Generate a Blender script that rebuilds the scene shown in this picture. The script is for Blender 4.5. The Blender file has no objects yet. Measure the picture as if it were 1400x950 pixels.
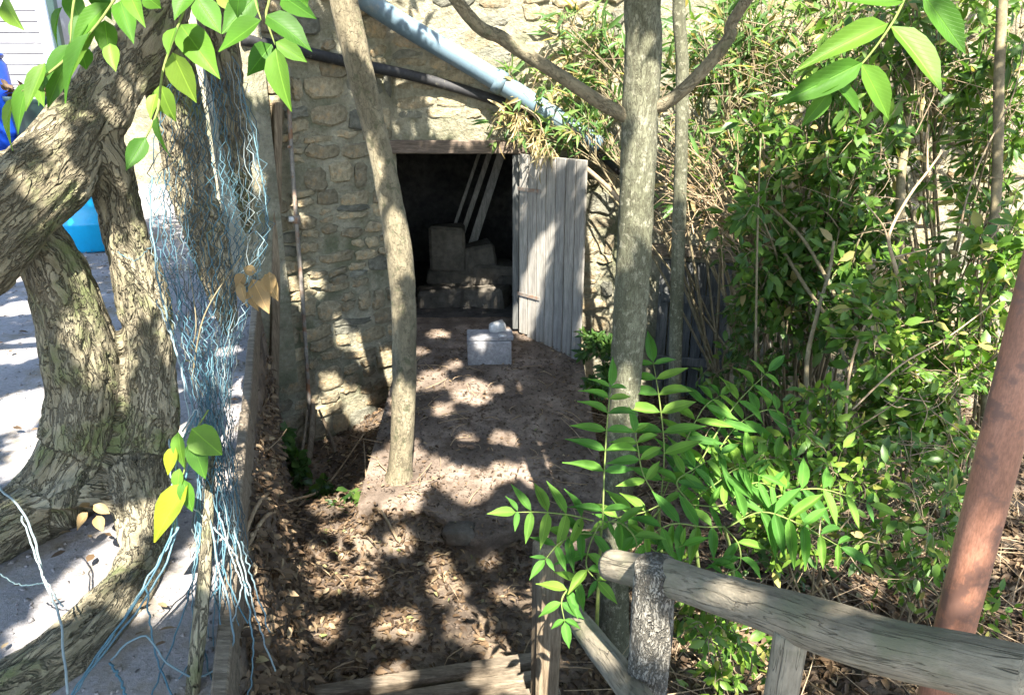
import bpy, math, random
import numpy as np
from mathutils import Vector, Matrix, noise
from mathutils.kdtree import KDTree
random.seed(7); RNG = np.random.default_rng(7)
SC = bpy.context.scene
COL = SC.collection
V = Vector
# ------------------------------------------------------------------ camera
CAM_Z = 2.26; PITCH = math.radians(20.0); FPX = 1011.0
cd = bpy.data.cameras.new('camera'); cam = bpy.data.objects.new('camera', cd); COL.objects.link(cam)
cam.location = (0, 0, CAM_Z); cam.rotation_euler = (math.radians(90) - PITCH, 0, 0)
cd.sensor_width = 36; cd.lens = FPX / 1400 * 36; cd.clip_start = .02; cd.clip_end = 500
SC.camera = cam
# ------------------------------------------------------------------ light
SUN = V((0.12, -0.60, 0.79)).normalized()
w = bpy.data.worlds.new('World'); SC.world = w; w.use_nodes = True
nt = w.node_tree; sky = nt.nodes.new('ShaderNodeTexSky'); sky.sky_type = 'NISHITA'; sky.sun_disc = False
sky.sun_elevation = math.asin(SUN.z); sky.sun_rotation = math.atan2(SUN.x, SUN.y)
bg = nt.nodes['Background']; nt.links.new(sky.outputs[0], bg.inputs[0]); bg.inputs[1].default_value = 0.105
sl = bpy.data.lights.new('sun', 'SUN'); sl.energy = 5.0; sl.angle = math.radians(.5); sl.color = (1, .93, .82)
so = bpy.data.objects.new('sun', sl); COL.objects.link(so); so.rotation_euler = SUN.to_track_quat('Z', 'Y').to_euler(); so.location = (2, -6, 12)
SC.view_settings.view_transform = 'Standard'; SC.view_settings.look = 'None'
SC.view_settings.exposure = 2.6; SC.view_settings.gamma = 1
SC.cycles.max_bounces = 8; SC.cycles.diffuse_bounces = 4; SC.cycles.transmission_bounces = 5

# ------------------------------------------------------------------ placing helpers
CP, SP = math.cos(PITCH), math.sin(PITCH)
CAM = V((0, 0, CAM_Z)); FW = V((0, CP, -SP)); UPV = V((0, SP, CP)); RT = V((1, 0, 0))
def ray(px, py): return FW + RT * ((px - 700) / FPX) + UPV * ((475 - py) / FPX)
def at(px, py, d): return CAM + ray(px, py) * d
def on_z(px, py, z):
    r = ray(px, py); return CAM + r * ((z - CAM_Z) / r.z)
def on_wall(px, py, A, B, off=0.0):
    n = V((B[1] - A[1], -(B[0] - A[0]), 0)).normalized()
    if n.y > 0: n = -n
    r = ray(px, py); a = V((A[0], A[1], 0)) + n * off
    return CAM + r * ((a - CAM).dot(n) / r.dot(n))
def sm(a, b, x):
    t = min(1, max(0, (x - a) / (b - a))); return t * t * (3 - 2 * t)
def nz(x, y, z=0, s=1.0): return noise.noise(V((x * s, y * s, z * s)))

TERR = .6
def edge_x(y): return -0.87 - (y - 1.8) * .30
def ramp_z(y): return -.38 + (y - 3.85) * .38 / 2.6
def ground_h(x, y):
    st = min(.66, max(-.49, .66 - .60 * (y - .5))) if y < 2.9 else -.49 - .07 * sm(2.9, 4.2, y)
    s = sm(0, .5, x - (.80 - .466 * (y - .9)) - .05)
    z = st * (1 - s) + (-.42 + .05 * math.sin(x * 1.7 + y)) * s if y < 2.9 else st
    z -= .30 * sm(-.95, -1.6, x) * sm(4.2, 5.4, y)
    m = sm(-1.15, -.85, x) * (1 - sm(.3, .75, x)) * sm(3.7, 4.1, y)
    if m > 0: z = z * (1 - m) + min(ramp_z(y) - .06, -.06) * m
    z += .12 * sm(2.2, 4.5, x)
    t = 1 - sm(.0, .24 - .15 * sm(3.2, 4.6, y), x - edge_x(y) + .03 * nz(x, y, 7, 4))
    if y < 6.4: z = z * (1 - t) + (TERR - .09) * t
    elif x < -2.0: z = TERR - .09
    return z + .022 * nz(x, y, 0, 3.1) + .012 * nz(x, y, 3, 9)
def on_ground(px, py):
    r = ray(px, py); d = .8
    while d < 25:
        p = CAM + r * d
        if p.z <= ground_h(p.x, p.y): return p
        d += .02
    return CAM + r * 20

# ------------------------------------------------------------------ object helpers
WL = {}
def link(o, parent, wl):
    COL.objects.link(o); WL[o.name] = wl
    if parent is not None: o.parent = parent
def tag(o, label=None, cat=None, group=None, kind=None):
    if label: o['label'] = label
    if cat: o['category'] = cat
    if group: o['group'] = group
    if kind: o['kind'] = kind
    return o
def thing(name, label, cat, loc, group=None):
    o = bpy.data.objects.new(name, None); o.empty_display_size = .05
    link(o, None, V(loc)); o.location = loc
    return tag(o, label, cat, group)
def mesh_obj(name, verts, faces, mat, parent=None, smooth=True, bark=None, tint=None):
    v = np.asarray(verts, dtype=np.float64).reshape(-1, 3)
    c = (v.max(0) + v.min(0)) / 2
    me = bpy.data.meshes.new(name)
    if isinstance(faces, np.ndarray):
        n = faces.shape[1]; nf = faces.shape[0]
        me.vertices.add(len(v)); me.vertices.foreach_set('co', (v - c).astype(np.float32).ravel())
        me.loops.add(nf * n); me.loops.foreach_set('vertex_index', faces.astype(np.int32).ravel())
        me.polygons.add(nf); me.polygons.foreach_set('loop_start', np.arange(0, nf * n, n, dtype=np.int32))
        me.update(calc_edges=True)
    else:
        me.from_pydata((v - c).tolist(), [], faces); me.update()
    if smooth: me.polygons.foreach_set('use_smooth', [True] * len(me.polygons))
    if bark is not None:
        a = me.attributes.new('bark', 'FLOAT_VECTOR', 'POINT'); a.data.foreach_set('vector', np.asarray(bark, dtype=np.float32).ravel())
    if tint is not None:
        a = me.attributes.new('tint', 'FLOAT', 'POINT'); a.data.foreach_set('value', np.asarray(tint, dtype=np.float32).ravel())
    if mat: me.materials.append(mat)
    o = bpy.data.objects.new(name, me)
    pw = WL[parent.name] if parent is not None else V((0, 0, 0))
    link(o, parent, V(c)); o.location = V(c) - pw
    return o
def inst(name, me, M, parent):
    o = bpy.data.objects.new(name, me); pw = WL[parent.name] if parent is not None else V((0, 0, 0))
    link(o, parent, M.translation.copy()); o.matrix_basis = Matrix.Translation(-pw) @ M
    return o
def basis(p, x, n, sx=1, sy=1, sz=1):
    x = x.normalized(); y = n.cross(x)
    if y.length < 1e-4: y = x.orthogonal()
    y.normalize(); zz = x.cross(y)
    return Matrix(((x.x * sx, y.x * sy, zz.x * sz, p.x), (x.y * sx, y.y * sy, zz.y * sz, p.y), (x.z * sx, y.z * sy, zz.z * sz, p.z), (0, 0, 0, 1)))

def spline(pts, n):
    """Catmull-Rom through rows of pts (any width)."""
    P = np.asarray(pts, float); k = len(P)
    if k == 2:
        t = np.linspace(0, 1, n)[:, None]; return P[0] * (1 - t) + P[1] * t
    Q = np.vstack([2 * P[0] - P[1], P, 2 * P[-1] - P[-2]])
    out = []
    for u in np.linspace(0, k - 1 - 1e-9, n):
        i = int(u); t = u - i; a, b, c, d = Q[i:i + 4]
        out.append(.5 * ((2 * b) + (-a + c) * t + (2 * a - 5 * b + 4 * c - d) * t * t + (-a + 3 * b - 3 * c + d) * t ** 3))
    return np.array(out)
class MB:
    def __init__(s): s.v = []; s.f = []; s.b = []; s.t = []
    def tube(s, pts, rad, sides=10, n=None, wob=0.0, seed=0, tint=.5, cap=True, ws=4.0):
        P = [tuple(p) for p in pts]
        R = [rad] * len(P) if not hasattr(rad, '__len__') else list(rad)
        A = np.array([(*p, r) for p, r in zip(P, R)], float)
        if n: A = spline(A, n)
        m = len(A); o = len(s.v); L = 0; up = None
        for i in range(m):
            p = V(A[i, :3]); r = max(A[i, 3], 1e-4)
            tn = V(A[min(i + 1, m - 1), :3]) - V(A[max(i - 1, 0), :3])
            if tn.length < 1e-9: tn = V((0, 0, 1))
            tn.normalize()
            if up is None: up = tn.orthogonal().normalized()
            up = (up - tn * up.dot(tn)); up = up.normalized() if up.length > 1e-5 else tn.orthogonal().normalized()
            bi = tn.cross(up)
            if i: L += (p - V(A[i - 1, :3])).length
            for k in range(sides):
                a = 2 * math.pi * k / sides; c, q = math.cos(a), math.sin(a)
                rr = r
                if wob: rr *= 1 + wob * noise.noise(V((c * 1.2 + seed, q * 1.2, L * ws)))
                s.v.append(tuple(p + (up * c + bi * q) * rr)); s.b.append((c * r + seed, q * r, L)); s.t.append(tint)
        for i in range(m - 1):
            for k in range(sides):
                a = o + i * sides + k; b = o + i * sides + (k + 1) % sides
                s.f.append((a, b, b + sides, a + sides))
        if cap:
            s.f.append(tuple(o + k for k in range(sides))[::-1]); s.f.append(tuple(o + (m - 1) * sides + k for k in range(sides)))
        return s
    def box(s, c, ax, ay, az, tint=.5, jit=0.0, bevel=0.0):
        """box by centre and three half-axis vectors; bevel chamfers the edges"""
        c, ax, ay, az = V(c), V(ax), V(ay), V(az); o = len(s.v)
        if bevel <= 0:
            for i in (-1, 1):
                for j in (-1, 1):
                    for k in (-1, 1):
                        p = c + ax * i + ay * j + az * k
                        if jit: p += V((random.uniform(-jit, jit) for _ in range(3)))
                        s.v.append(tuple(p)); s.b.append(tuple(p)); s.t.append(tint)
            for q in ((0, 1, 3, 2), (4, 6, 7, 5), (0, 4, 5, 1), (2, 3, 7, 6), (0, 2, 6, 4), (1, 5, 7, 3)): s.f.append(tuple(o + i for i in q))
        else:
            la, lb, lc = ax.length, ay.length, az.length; bv = min(bevel, la * .45, lb * .45, lc * .45)
            X, Y, Z = ax / la, ay / lb, az / lc; idx = {}
            for i in (-1, 1):
                for j in (-1, 1):
                    for k in (-1, 1):
                        dj = V((random.uniform(-jit, jit) for _ in range(3))) if jit else V((0, 0, 0))
                        for q in range(3):
                            e = [la - bv, lb - bv, lc - bv]; e[q] += bv
                            p = c + X * i * e[0] + Y * j * e[1] + Z * k * e[2] + dj
                            idx[(i, j, k, q)] = len(s.v); s.v.append(tuple(p)); s.b.append(tuple(p)); s.t.append(tint)
            def face(keys):
                ids = [idx[k] for k in keys]; pts = [V(s.v[i]) for i in ids]
                n = (pts[1] - pts[0]).cross(pts[2] - pts[0]); m = sum(pts, V((0, 0, 0))) / len(pts) - c
                s.f.append(tuple(ids if n.dot(m) > 0 else ids[::-1]))
            for q in range(3):
                a, b = [x for x in range(3) if x != q]
                for sg in (-1, 1):
                    ks = []
                    for (u, w_) in ((-1, -1), (1, -1), (1, 1), (-1, 1)):
                        t = [0, 0, 0]; t[q] = sg; t[a] = u; t[b] = w_; ks.append((*t, q))
                    face(ks)
                for u in (-1, 1):
                    for w_ in (-1, 1):
                        ks = []
                        for sg, qq in ((-1, a), (1, a), (1, b), (-1, b)):
                            t = [0, 0, 0]; t[q] = sg; t[a] = u; t[b] = w_; ks.append((*t, qq))
                        face(ks)
            for i in (-1, 1):
                for j in (-1, 1):
                    for k in (-1, 1): face([(i, j, k, 0), (i, j, k, 1), (i, j, k, 2)])
        return s
    def build(s, name, mat, parent=None, smooth=True): return mesh_obj(name, s.v, s.f, mat, parent, smooth, s.b, s.t)

# ------------------------------------------------------------------ materials
def nodes(name):
    m = bpy.data.materials.new(name); m.use_nodes = True; t = m.node_tree
    return m, t, t.nodes['Principled BSDF'], t.nodes['Material Output']
def N(t, typ, **kw):
    n = t.nodes.new(typ)
    for k, v in kw.items():
        if k.startswith('i_'): n.inputs[k[2:].replace('_', ' ')].default_value = v
        else: setattr(n, k, v)
    return n
def coords(t, kind, scale=(1, 1, 1)):
    if kind == 'bark': a = N(t, 'ShaderNodeAttribute', attribute_name='bark'); out = a.outputs['Vector']
    else: a = N(t, 'ShaderNodeTexCoord'); out = a.outputs['Object']
    if kind == 'world': g = N(t, 'ShaderNodeNewGeometry'); out = g.outputs['Position']
    mp = N(t, 'ShaderNodeMapping'); mp.inputs['Scale'].default_value = scale
    t.links.new(out, mp.inputs[0]); return mp.outputs[0]
def ramp(t, stops, fac):
    r = N(t, 'ShaderNodeValToRGB'); e = r.color_ramp.elements
    e[0].position, e[0].color = stops[0][0], (*stops[0][1], 1); e[1].position, e[1].color = stops[-1][0], (*stops[-1][1], 1)
    for p, c in stops[1:-1]: x = e.new(p); x.color = (*c, 1)
    t.links.new(fac, r.inputs[0]); return r.outputs[0]
def mixc(t, a, b, fac, mode='MIX'):
    m = N(t, 'ShaderNodeMix', data_type='RGBA', blend_type=mode)
    if isinstance(fac, float): m.inputs[0].default_value = fac
    else: t.links.new(fac, m.inputs[0])
    for x, i in ((a, 6), (b, 7)):
        if isinstance(x, tuple): m.inputs[i].default_value = (*x, 1)
        else: t.links.new(x, m.inputs[i])
    return m.outputs[2]
def surf(name, stops, scale=4, detail=6, kind='object', stretch=(1, 1, 1), rough=.9, bump=.3, bscale=30, bdist=.01, spots=None, spotscale=2, spotthr=(.5, .65), rnd=0.0, vor=None, spec=.3, fine=.25, metallic=0):
    """layered noise surface: large variation + fine grain + optional stains + bump; rnd = per object brightness change"""
    m, t, b, o = nodes(name); L = t.links
    co = coords(t, kind, stretch)
    n1 = N(t, 'ShaderNodeTexNoise', i_Scale=scale, i_Detail=detail, i_Roughness=.62); L.new(co, n1.inputs['Vector'])
    c = ramp(t, stops, n1.outputs[0])
    n2 = N(t, 'ShaderNodeTexNoise', i_Scale=bscale, i_Detail=5.0, i_Roughness=.7); L.new(co, n2.inputs['Vector'])
    if fine:
        g = ramp(t, [(.25, (1 - fine * 1.6,) * 3), (.75, (1 + fine,) * 3)], n2.outputs[0]); c = mixc(t, c, g, 1.0, 'MULTIPLY')
    if spots:
        n3 = N(t, 'ShaderNodeTexNoise', i_Scale=spotscale, i_Detail=5.0, i_Roughness=.65); co2 = coords(t, kind, (1, 1, 1)); L.new(co2, n3.inputs['Vector'])
        f = ramp(t, [(spotthr[0], (0, 0, 0)), (spotthr[1], (1, 1, 1))], n3.outputs[0]); c = mixc(t, c, spots, f)
    if rnd:
        oi = N(t, 'ShaderNodeObjectInfo'); g = ramp(t, [(0, (1 - rnd, 1 - rnd, 1 - rnd)), (.5, (1, .97, .93)), (1, (1 + rnd, 1 + rnd * .9, 1 + rnd * .7))], oi.outputs['Random'])
        c = mixc(t, c, g, 1.0, 'MULTIPLY')
    h = n2.outputs[0]
    if vor:   # crack pattern along the grain: (scale, stretch, depth colour)
        vs, vst, vc, vw = vor[:4]; cv = coords(t, kind, vst)
        if len(vor) > 4:      # closed cells
            ns = N(t, 'ShaderNodeTexNoise', i_Scale=vs * .8, i_Detail=3.0); L.new(cv, ns.inputs['Vector'])
            ad = N(t, 'ShaderNodeVectorMath', operation='MULTIPLY_ADD'); L.new(ns.outputs['Color'], ad.inputs[0]); ad.inputs[1].default_value = (1.3 / vs,) * 3; L.new(cv, ad.inputs[2])
            vo = N(t, 'ShaderNodeTexVoronoi', feature='DISTANCE_TO_EDGE', i_Scale=vs); L.new(ad.outputs[0], vo.inputs['Vector']); f = ramp(t, [(0, (0, 0, 0)), (vw, (1, 1, 1))], vo.outputs[0])
        else:                 # broken fissures running along the grain, two sizes
            f = None
            for kk, ww in ((1.0, vw), (2.4, vw * .9)):
                ns = N(t, 'ShaderNodeTexNoise', i_Scale=vs * kk, i_Detail=3.5, i_Roughness=.58, i_Distortion=.5); L.new(cv, ns.inputs['Vector'])
                sb = N(t, 'ShaderNodeMath', operation='SUBTRACT'); L.new(ns.outputs[0], sb.inputs[0]); sb.inputs[1].default_value = .5
                ab = N(t, 'ShaderNodeMath', operation='ABSOLUTE'); L.new(sb.outputs[0], ab.inputs[0])
                g = ramp(t, [(0, (0, 0, 0)), (ww, (1, 1, 1))], ab.outputs[0])
                f = g if f is None else mixc(t, f, g, 1.0, 'MULTIPLY')
        c = mixc(t, mixc(t, c, vc, .8), c, f)
        mm = N(t, 'ShaderNodeMath', operation='MULTIPLY_ADD'); L.new(f, mm.inputs[0]); mm.inputs[1].default_value = 1.2; L.new(n2.outputs[0], mm.inputs[2]); h = mm.outputs[0]
    L.new(c, b.inputs['Base Color']); b.inputs['Roughness'].default_value = rough; b.inputs['Specular IOR Level'].default_value = spec; b.inputs['Metallic'].default_value = metallic
    bp = N(t, 'ShaderNodeBump', i_Strength=bump, i_Distance=bdist); L.new(h, bp.inputs['Height']); L.new(bp.outputs[0], b.inputs['Normal'])
    return m
def leafmat(name, stops, trans=.35, rough=.45, by='tint', spec=.35, tcol=(1.15, 1.3, .55)):
    m, t, b, o = nodes(name); L = t.links
    if by == 'tint': f = N(t, 'ShaderNodeAttribute', attribute_name='tint').outputs['Fac']
    else: f = N(t, 'ShaderNodeObjectInfo').outputs['Random']
    c = ramp(t, stops, f)
    n1 = N(t, 'ShaderNodeTexNoise', i_Scale=9.0, i_Detail=4.0); L.new(coords(t, 'world'), n1.inputs['Vector'])
    c = mixc(t, c, ramp(t, [(.3, (.72, .72, .72)), (.7, (1.25, 1.22, 1.1))], n1.outputs[0]), 1.0, 'MULTIPLY')
    if by != 'tint':      # veins of the large single leaves, in the leaf's own coordinates
        tc = N(t, 'ShaderNodeTexCoord'); sp = N(t, 'ShaderNodeSeparateXYZ'); L.new(tc.outputs['Object'], sp.inputs[0])
        ab = N(t, 'ShaderNodeMath', operation='ABSOLUTE'); L.new(sp.outputs[1], ab.inputs[0])
        mid = ramp(t, [(.008, (1, 1, 1)), (.028, (0, 0, 0))], ab.outputs[0])
        cm = N(t, 'ShaderNodeMath', operation='MULTIPLY_ADD'); L.new(ab.outputs[0], cm.inputs[0]); cm.inputs[1].default_value = -.75; L.new(sp.outputs[0], cm.inputs[2])
        ml = N(t, 'ShaderNodeMath', operation='MULTIPLY'); L.new(cm.outputs[0], ml.inputs[0]); ml.inputs[1].default_value = 11.0
        fr = N(t, 'ShaderNodeMath', operation='FRACT'); L.new(ml.outputs[0], fr.inputs[0])
        sv = ramp(t, [(0, (.35, .35, .35)), (.10, (0, 0, 0))], fr.outputs[0])
        vv = N(t, 'ShaderNodeMath', operation='MAXIMUM'); L.new(mid, vv.inputs[0]); L.new(sv, vv.inputs[1])
        c = mixc(t, c, mixc(t, c, (1.7, 1.6, 1.5), 1.0, 'MULTIPLY'), vv.outputs[0])
        bp = N(t, 'ShaderNodeBump', i_Strength=.35, i_Distance=.004, invert=True); L.new(vv.outputs[0], bp.inputs['Height']); L.new(bp.outputs[0], b.inputs['Normal'])
    L.new(c, b.inputs['Base Color']); b.inputs['Roughness'].default_value = rough; b.inputs['Specular IOR Level'].default_value = spec
    tr = N(t, 'ShaderNodeBsdfTranslucent'); L.new(mixc(t, c, tcol, 1.0, 'MULTIPLY'), tr.inputs[0])
    mx = N(t, 'ShaderNodeMixShader'); mx.inputs[0].default_value = trans
    L.new(b.outputs[0], mx.inputs[1]); L.new(tr.outputs[0], mx.inputs[2]); L.new(mx.outputs[0], o.inputs[0])
    return m
M = {}
M['earth'] = surf('earth', [(.3, (.045, .033, .024)), (.5, (.11, .084, .062)), (.7, (.24, .19, .145))], 2.2, 8, 'world', bump=.7, bscale=45, bdist=.02, spots=(.2, .15, .1), spotscale=6)
M['path'] = surf('path_earth', [(.3, (.062, .047, .036)), (.5, (.135, .105, .082)), (.72, (.285, .226, .18))], 3, 8, 'world', bump=.6, bscale=60, bdist=.014, spots=(.07, .05, .035), spotscale=7)
M['terrace'] = surf('pale_gravel', [(.3, (.18, .17, .17)), (.5, (.27, .26, .265)), (.7, (.36, .345, .35))], 1.8, 8, 'world', bump=.6, bscale=70, bdist=.012, spots=(.2, .17, .13), spotscale=3.5)
M['mortar'] = surf('lime_mortar', [(.28, (.17, .155, .105)), (.5, (.28, .26, .185)), (.72, (.39, .365, .275))], 3.5, 9, 'world', bump=1, bscale=26, bdist=.035, spots=(.12, .125, .075), spotscale=2.6, spotthr=(.48, .66))
M['stone'] = surf('rubble_stone', [(.25, (.13, .115, .075)), (.5, (.25, .22, .15)), (.75, (.38, .345, .25))], 6, 9, 'object', bump=1, bscale=24, bdist=.03, spots=(.33, .215, .10), spotscale=4.5, spotthr=(.56, .70), rnd=.34)
M['stone_dark'] = surf('grey_rubble_stone', [(.25, (.085, .088, .07)), (.5, (.15, .15, .12)), (.75, (.25, .245, .20))], 6, 8, 'object', bump=1, bscale=28, bdist=.03, rnd=.25)
M['room'] = surf('dark_room_stone', [(.3, (.03, .03, .03)), (.6, (.075, .07, .065))], 3, 6, 'world', bump=.7, bscale=12, bdist=.04)  # one very dark stone tone for the whole inner room
M['rubble'] = surf('dusty_block', [(.3, (.06, .054, .045)), (.7, (.13, .118, .10))], 4, 6, 'object', bump=.7, bscale=18, bdist=.02, rnd=.3)
M['block'] = surf('pale_concrete', [(.3, (.17, .17, .178)), (.7, (.28, .28, .288))], 5, 6, 'object', bump=.4, bscale=40, bdist=.006)
M['bark_old'] = surf('furrowed_bark', [(.28, (.125, .108, .07)), (.5, (.22, .195, .132)), (.72, (.335, .30, .215))], 7, 8, 'bark', (1, 1, .35), bump=.9, bscale=38, bdist=.02, spots=(.12, .135, .06), spotscale=5, spotthr=(.5, .66), vor=(15, (1, 1, .3), (.12, .105, .075), .04), spec=.15)
M['bark_grey'] = surf('grey_green_bark', [(.28, (.065, .068, .042)), (.5, (.12, .122, .08)), (.72, (.205, .205, .145))], 6, 8, 'bark', (1, 1, .3), bump=.5, bscale=60, bdist=.006, spots=(.225, .22, .16), spotscale=30, spotthr=(.54, .62), vor=(60, (1, 1, .3), (.05, .045, .03), .035), spec=.2)
M['bark_smooth'] = surf('smooth_brown_bark', [(.28, (.12, .105, .07)), (.5, (.19, .165, .11)), (.72, (.28, .245, .165))], 5, 7, 'bark', (1, 1, .4), bump=.6, bscale=34, bdist=.01, spots=(.10, .10, .06), spotscale=13, spotthr=(.55, .64), vor=(20, (1, 1, .5), (.10, .085, .058), .02), spec=.2)
M['twig'] = surf('dry_twig', [(.3, (.16, .11, .065)), (.7, (.38, .30, .20))], 9, 4, 'bark', bump=.3, bscale=60, bdist=.003, rnd=.2)
M['stem'] = surf('shrub_stem', [(.3, (.10, .08, .045)), (.7, (.24, .20, .12))], 9, 4, 'bark', bump=.3, bscale=60, bdist=.003)
M['petiole'] = surf('green_stalk', [(.3, (.11, .16, .04)), (.7, (.18, .22, .06))], 9, 3, 'bark', bump=.1)
M['log'] = surf('weathered_log', [(.28, (.155, .132, .095)), (.5, (.245, .213, .158)), (.72, (.345, .305, .23))], 5, 8, 'bark', (1, 1, .25), bump=.7, bscale=55, bdist=.008, spots=(.17, .165, .11), spotscale=5, vor=(16, (1, 1, .06), (.13, .115, .088), .008), spec=.15)
M['cracked'] = surf('cracked_grey_bark_post', [(.28, (.20, .185, .15)), (.6, (.31, .29, .245)), (.8, (.40, .375, .32))], 6, 7, 'bark', (1, 1, .5), bump=1, bscale=50, bdist=.012, vor=(34, (1, 1, .45), (.10, .092, .075), .05), spec=.15)
M['wood_grey'] = surf('silvered_boards', [(.28, (.17, .165, .15)), (.5, (.26, .25, .23)), (.72, (.36, .35, .325))], 6, 8, 'object', (6, 6, .5), bump=.5, bscale=22, bdist=.006, rnd=.14, spec=.15)
M['wood_dark'] = surf('dark_grey_boards', [(.28, (.055, .058, .058)), (.5, (.10, .105, .105)), (.72, (.17, .17, .165))], 6, 8, 'object', (6, 6, .5), bump=.6, bscale=22, bdist=.006, rnd=.25, spec=.15)
M['wood_brown'] = surf('old_brown_timber', [(.28, (.085, .07, .052)), (.5, (.15, .125, .095)), (.72, (.24, .205, .16))], 5, 8, 'object', (1, 6, 6), bump=.6, bscale=20, bdist=.008, rnd=.18, spec=.15)
M['wood_post'] = surf('brown_stake', [(.28, (.10, .075, .05)), (.5, (.17, .135, .095)), (.72, (.26, .215, .155))], 5, 8, 'object', (7, 7, .6), bump=.6, bscale=20, bdist=.008, rnd=.18, spec=.15)
M['lintel'] = surf('dark_lintel', [(.3, (.07, .055, .04)), (.7, (.17, .13, .10))], 5, 7, 'object', (.8, 6, 6), bump=.6, bscale=20, bdist=.008)
M['pvc_blue'] = surf('grey_blue_plastic', [(.3, (.085, .135, .17)), (.7, (.13, .185, .22))], 3, 5, 'object', rough=.45, bump=.08, bscale=30, fine=.1, spots=(.20, .20, .18), spotscale=5, spotthr=(.6, .75), spec=.4)
M['pvc_black'] = surf('black_plastic', [(.3, (.012, .013, .014)), (.7, (.04, .04, .042))], 4, 5, 'object', rough=.65, bump=.15, bscale=30, spots=(.09, .085, .07), spotscale=14, spotthr=(.6, .68), spec=.2)
M['iron'] = surf('dull_iron', [(.3, (.12, .10, .08)), (.7, (.30, .28, .25))], 6, 6, 'object', rough=.7, bump=.3, bscale=60, bdist=.003, spots=(.20, .10, .05), spotscale=8)
M['rust'] = surf('red_oxide_paint', [(.28, (.20, .095, .06)), (.5, (.29, .135, .085)), (.72, (.36, .18, .12))], 4, 8, 'object', (4, 4, 1), rough=.5, bump=.25, bscale=70, bdist=.002, spots=(.16, .085, .062), spotscale=14, spotthr=(.52, .60), spec=.45, fine=.3)
M['wire'] = leafmat('netting_twine', [(0, (.055, .055, .045)), (.3, (.025, .065, .095)), (.6, (.04, .11, .155)), (.8, (.08, .15, .19)), (1, (.19, .235, .255))], trans=.06, rough=.5, tcol=(1, 1, 1))
M['barrel'] = surf('bright_blue_plastic', [(.3, (.0, .30, .62)), (.7, (.01, .40, .74))], 2, 4, 'object', rough=.35, bump=.05, fine=.06, spec=.5)
M['drum'] = surf('deep_blue_plastic', [(.3, (.005, .035, .33)), (.7, (.01, .06, .45))], 2, 4, 'object', rough=.35, bump=.05, fine=.08, spec=.5)
M['bin'] = surf('dark_green_plastic', [(.3, (.012, .03, .028)), (.7, (.025, .05, .045))], 2, 4, 'object', rough=.45, bump=.05, fine=.1, spec=.4)
M['white'] = surf('white_boards', [(.3, (.22, .22, .245)), (.7, (.30, .30, .325))], 3, 5, 'world', rough=.6, bump=.15, fine=.06, spots=(.55, .55, .55), spotscale=4, spotthr=(.55, .75))
M['paleblue'] = surf('pale_blue_paint', [(.3, (.40, .52, .70)), (.7, (.50, .62, .78))], 3, 5, 'object', rough=.5, bump=.1, fine=.06)
M['ceramic'] = surf('white_ceramic', [(.3, (.42, .42, .40)), (.7, (.52, .51, .5))], 6, 4, 'object', rough=.4, bump=.1)
# leaves
M['leaf_big'] = leafmat('broad_leaf', [(0, (.045, .13, .018)), (.5, (.07, .18, .022)), (.85, (.11, .22, .03)), (1, (.17, .26, .035))], .48, .5, 'obj', .25)
M['leaf_frond'] = leafmat('frond_leaflet', [(0, (.055, .16, .03)), (.5, (.085, .22, .038)), (1, (.16, .28, .045))], .48, .58, 'obj', .2)
M['leaf_yellow'] = leafmat('yellowing_leaf', [(0, (.17, .23, .02)), (1, (.24, .29, .025))], .5, .4, 'obj')
M['leaf_dead1'] = leafmat('dead_leaf_single', [(0, (.20, .135, .06)), (1, (.30, .22, .11))], .25, .6, 'obj', tcol=(1.2, 1, .7))
M['leaf_mid'] = leafmat('mid_green_foliage', [(0, (.04, .095, .02)), (.5, (.08, .165, .03)), (.88, (.145, .235, .045)), (.95, (.24, .25, .08)), (1, (.30, .24, .11))], .45, .4)
M['leaf_dark'] = leafmat('dark_green_foliage', [(0, (.03, .075, .02)), (.6, (.06, .125, .03)), (1, (.11, .18, .04))], .4, .36)
M['leaf_lance'] = leafmat('lance_foliage', [(0, (.05, .11, .035)), (.45, (.09, .18, .05)), (.76, (.16, .24, .07)), (.82, (.28, .22, .10)), (1, (.40, .31, .16))], .45, .42)
M['leaf_bright'] = leafmat('bright_foliage', [(0, (.055, .13, .02)), (.5, (.10, .195, .028)), (.9, (.17, .255, .04)), (1, (.28, .27, .08))], .42, .4)
M['leaf_dry'] = leafmat('dry_hanging_foliage', [(0, (.22, .14, .06)), (.5, (.36, .26, .12)), (1, (.48, .40, .24))], .3, .6, tcol=(1.2, 1, .7))
M['leaf_straw'] = leafmat('straw_foliage', [(0, (.28, .22, .10)), (.5, (.42, .35, .18)), (1, (.52, .46, .28))], .3, .6, tcol=(1.2, 1, .7))
M['crown'] = leafmat('crown_foliage', [(0, (.04, .11, .018)), (.5, (.06, .16, .022)), (1, (.10, .21, .03))], .35, .42)
M['litter'] = leafmat('leaf_litter', [(0, (.035, .022, .013)), (.4, (.085, .055, .032)), (.75, (.13, .088, .054)), (.92, (.19, .138, .085)), (.985, (.30, .235, .15)), (1, (.10, .14, .035))], .12, .7, tcol=(1.2, 1, .7))

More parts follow.
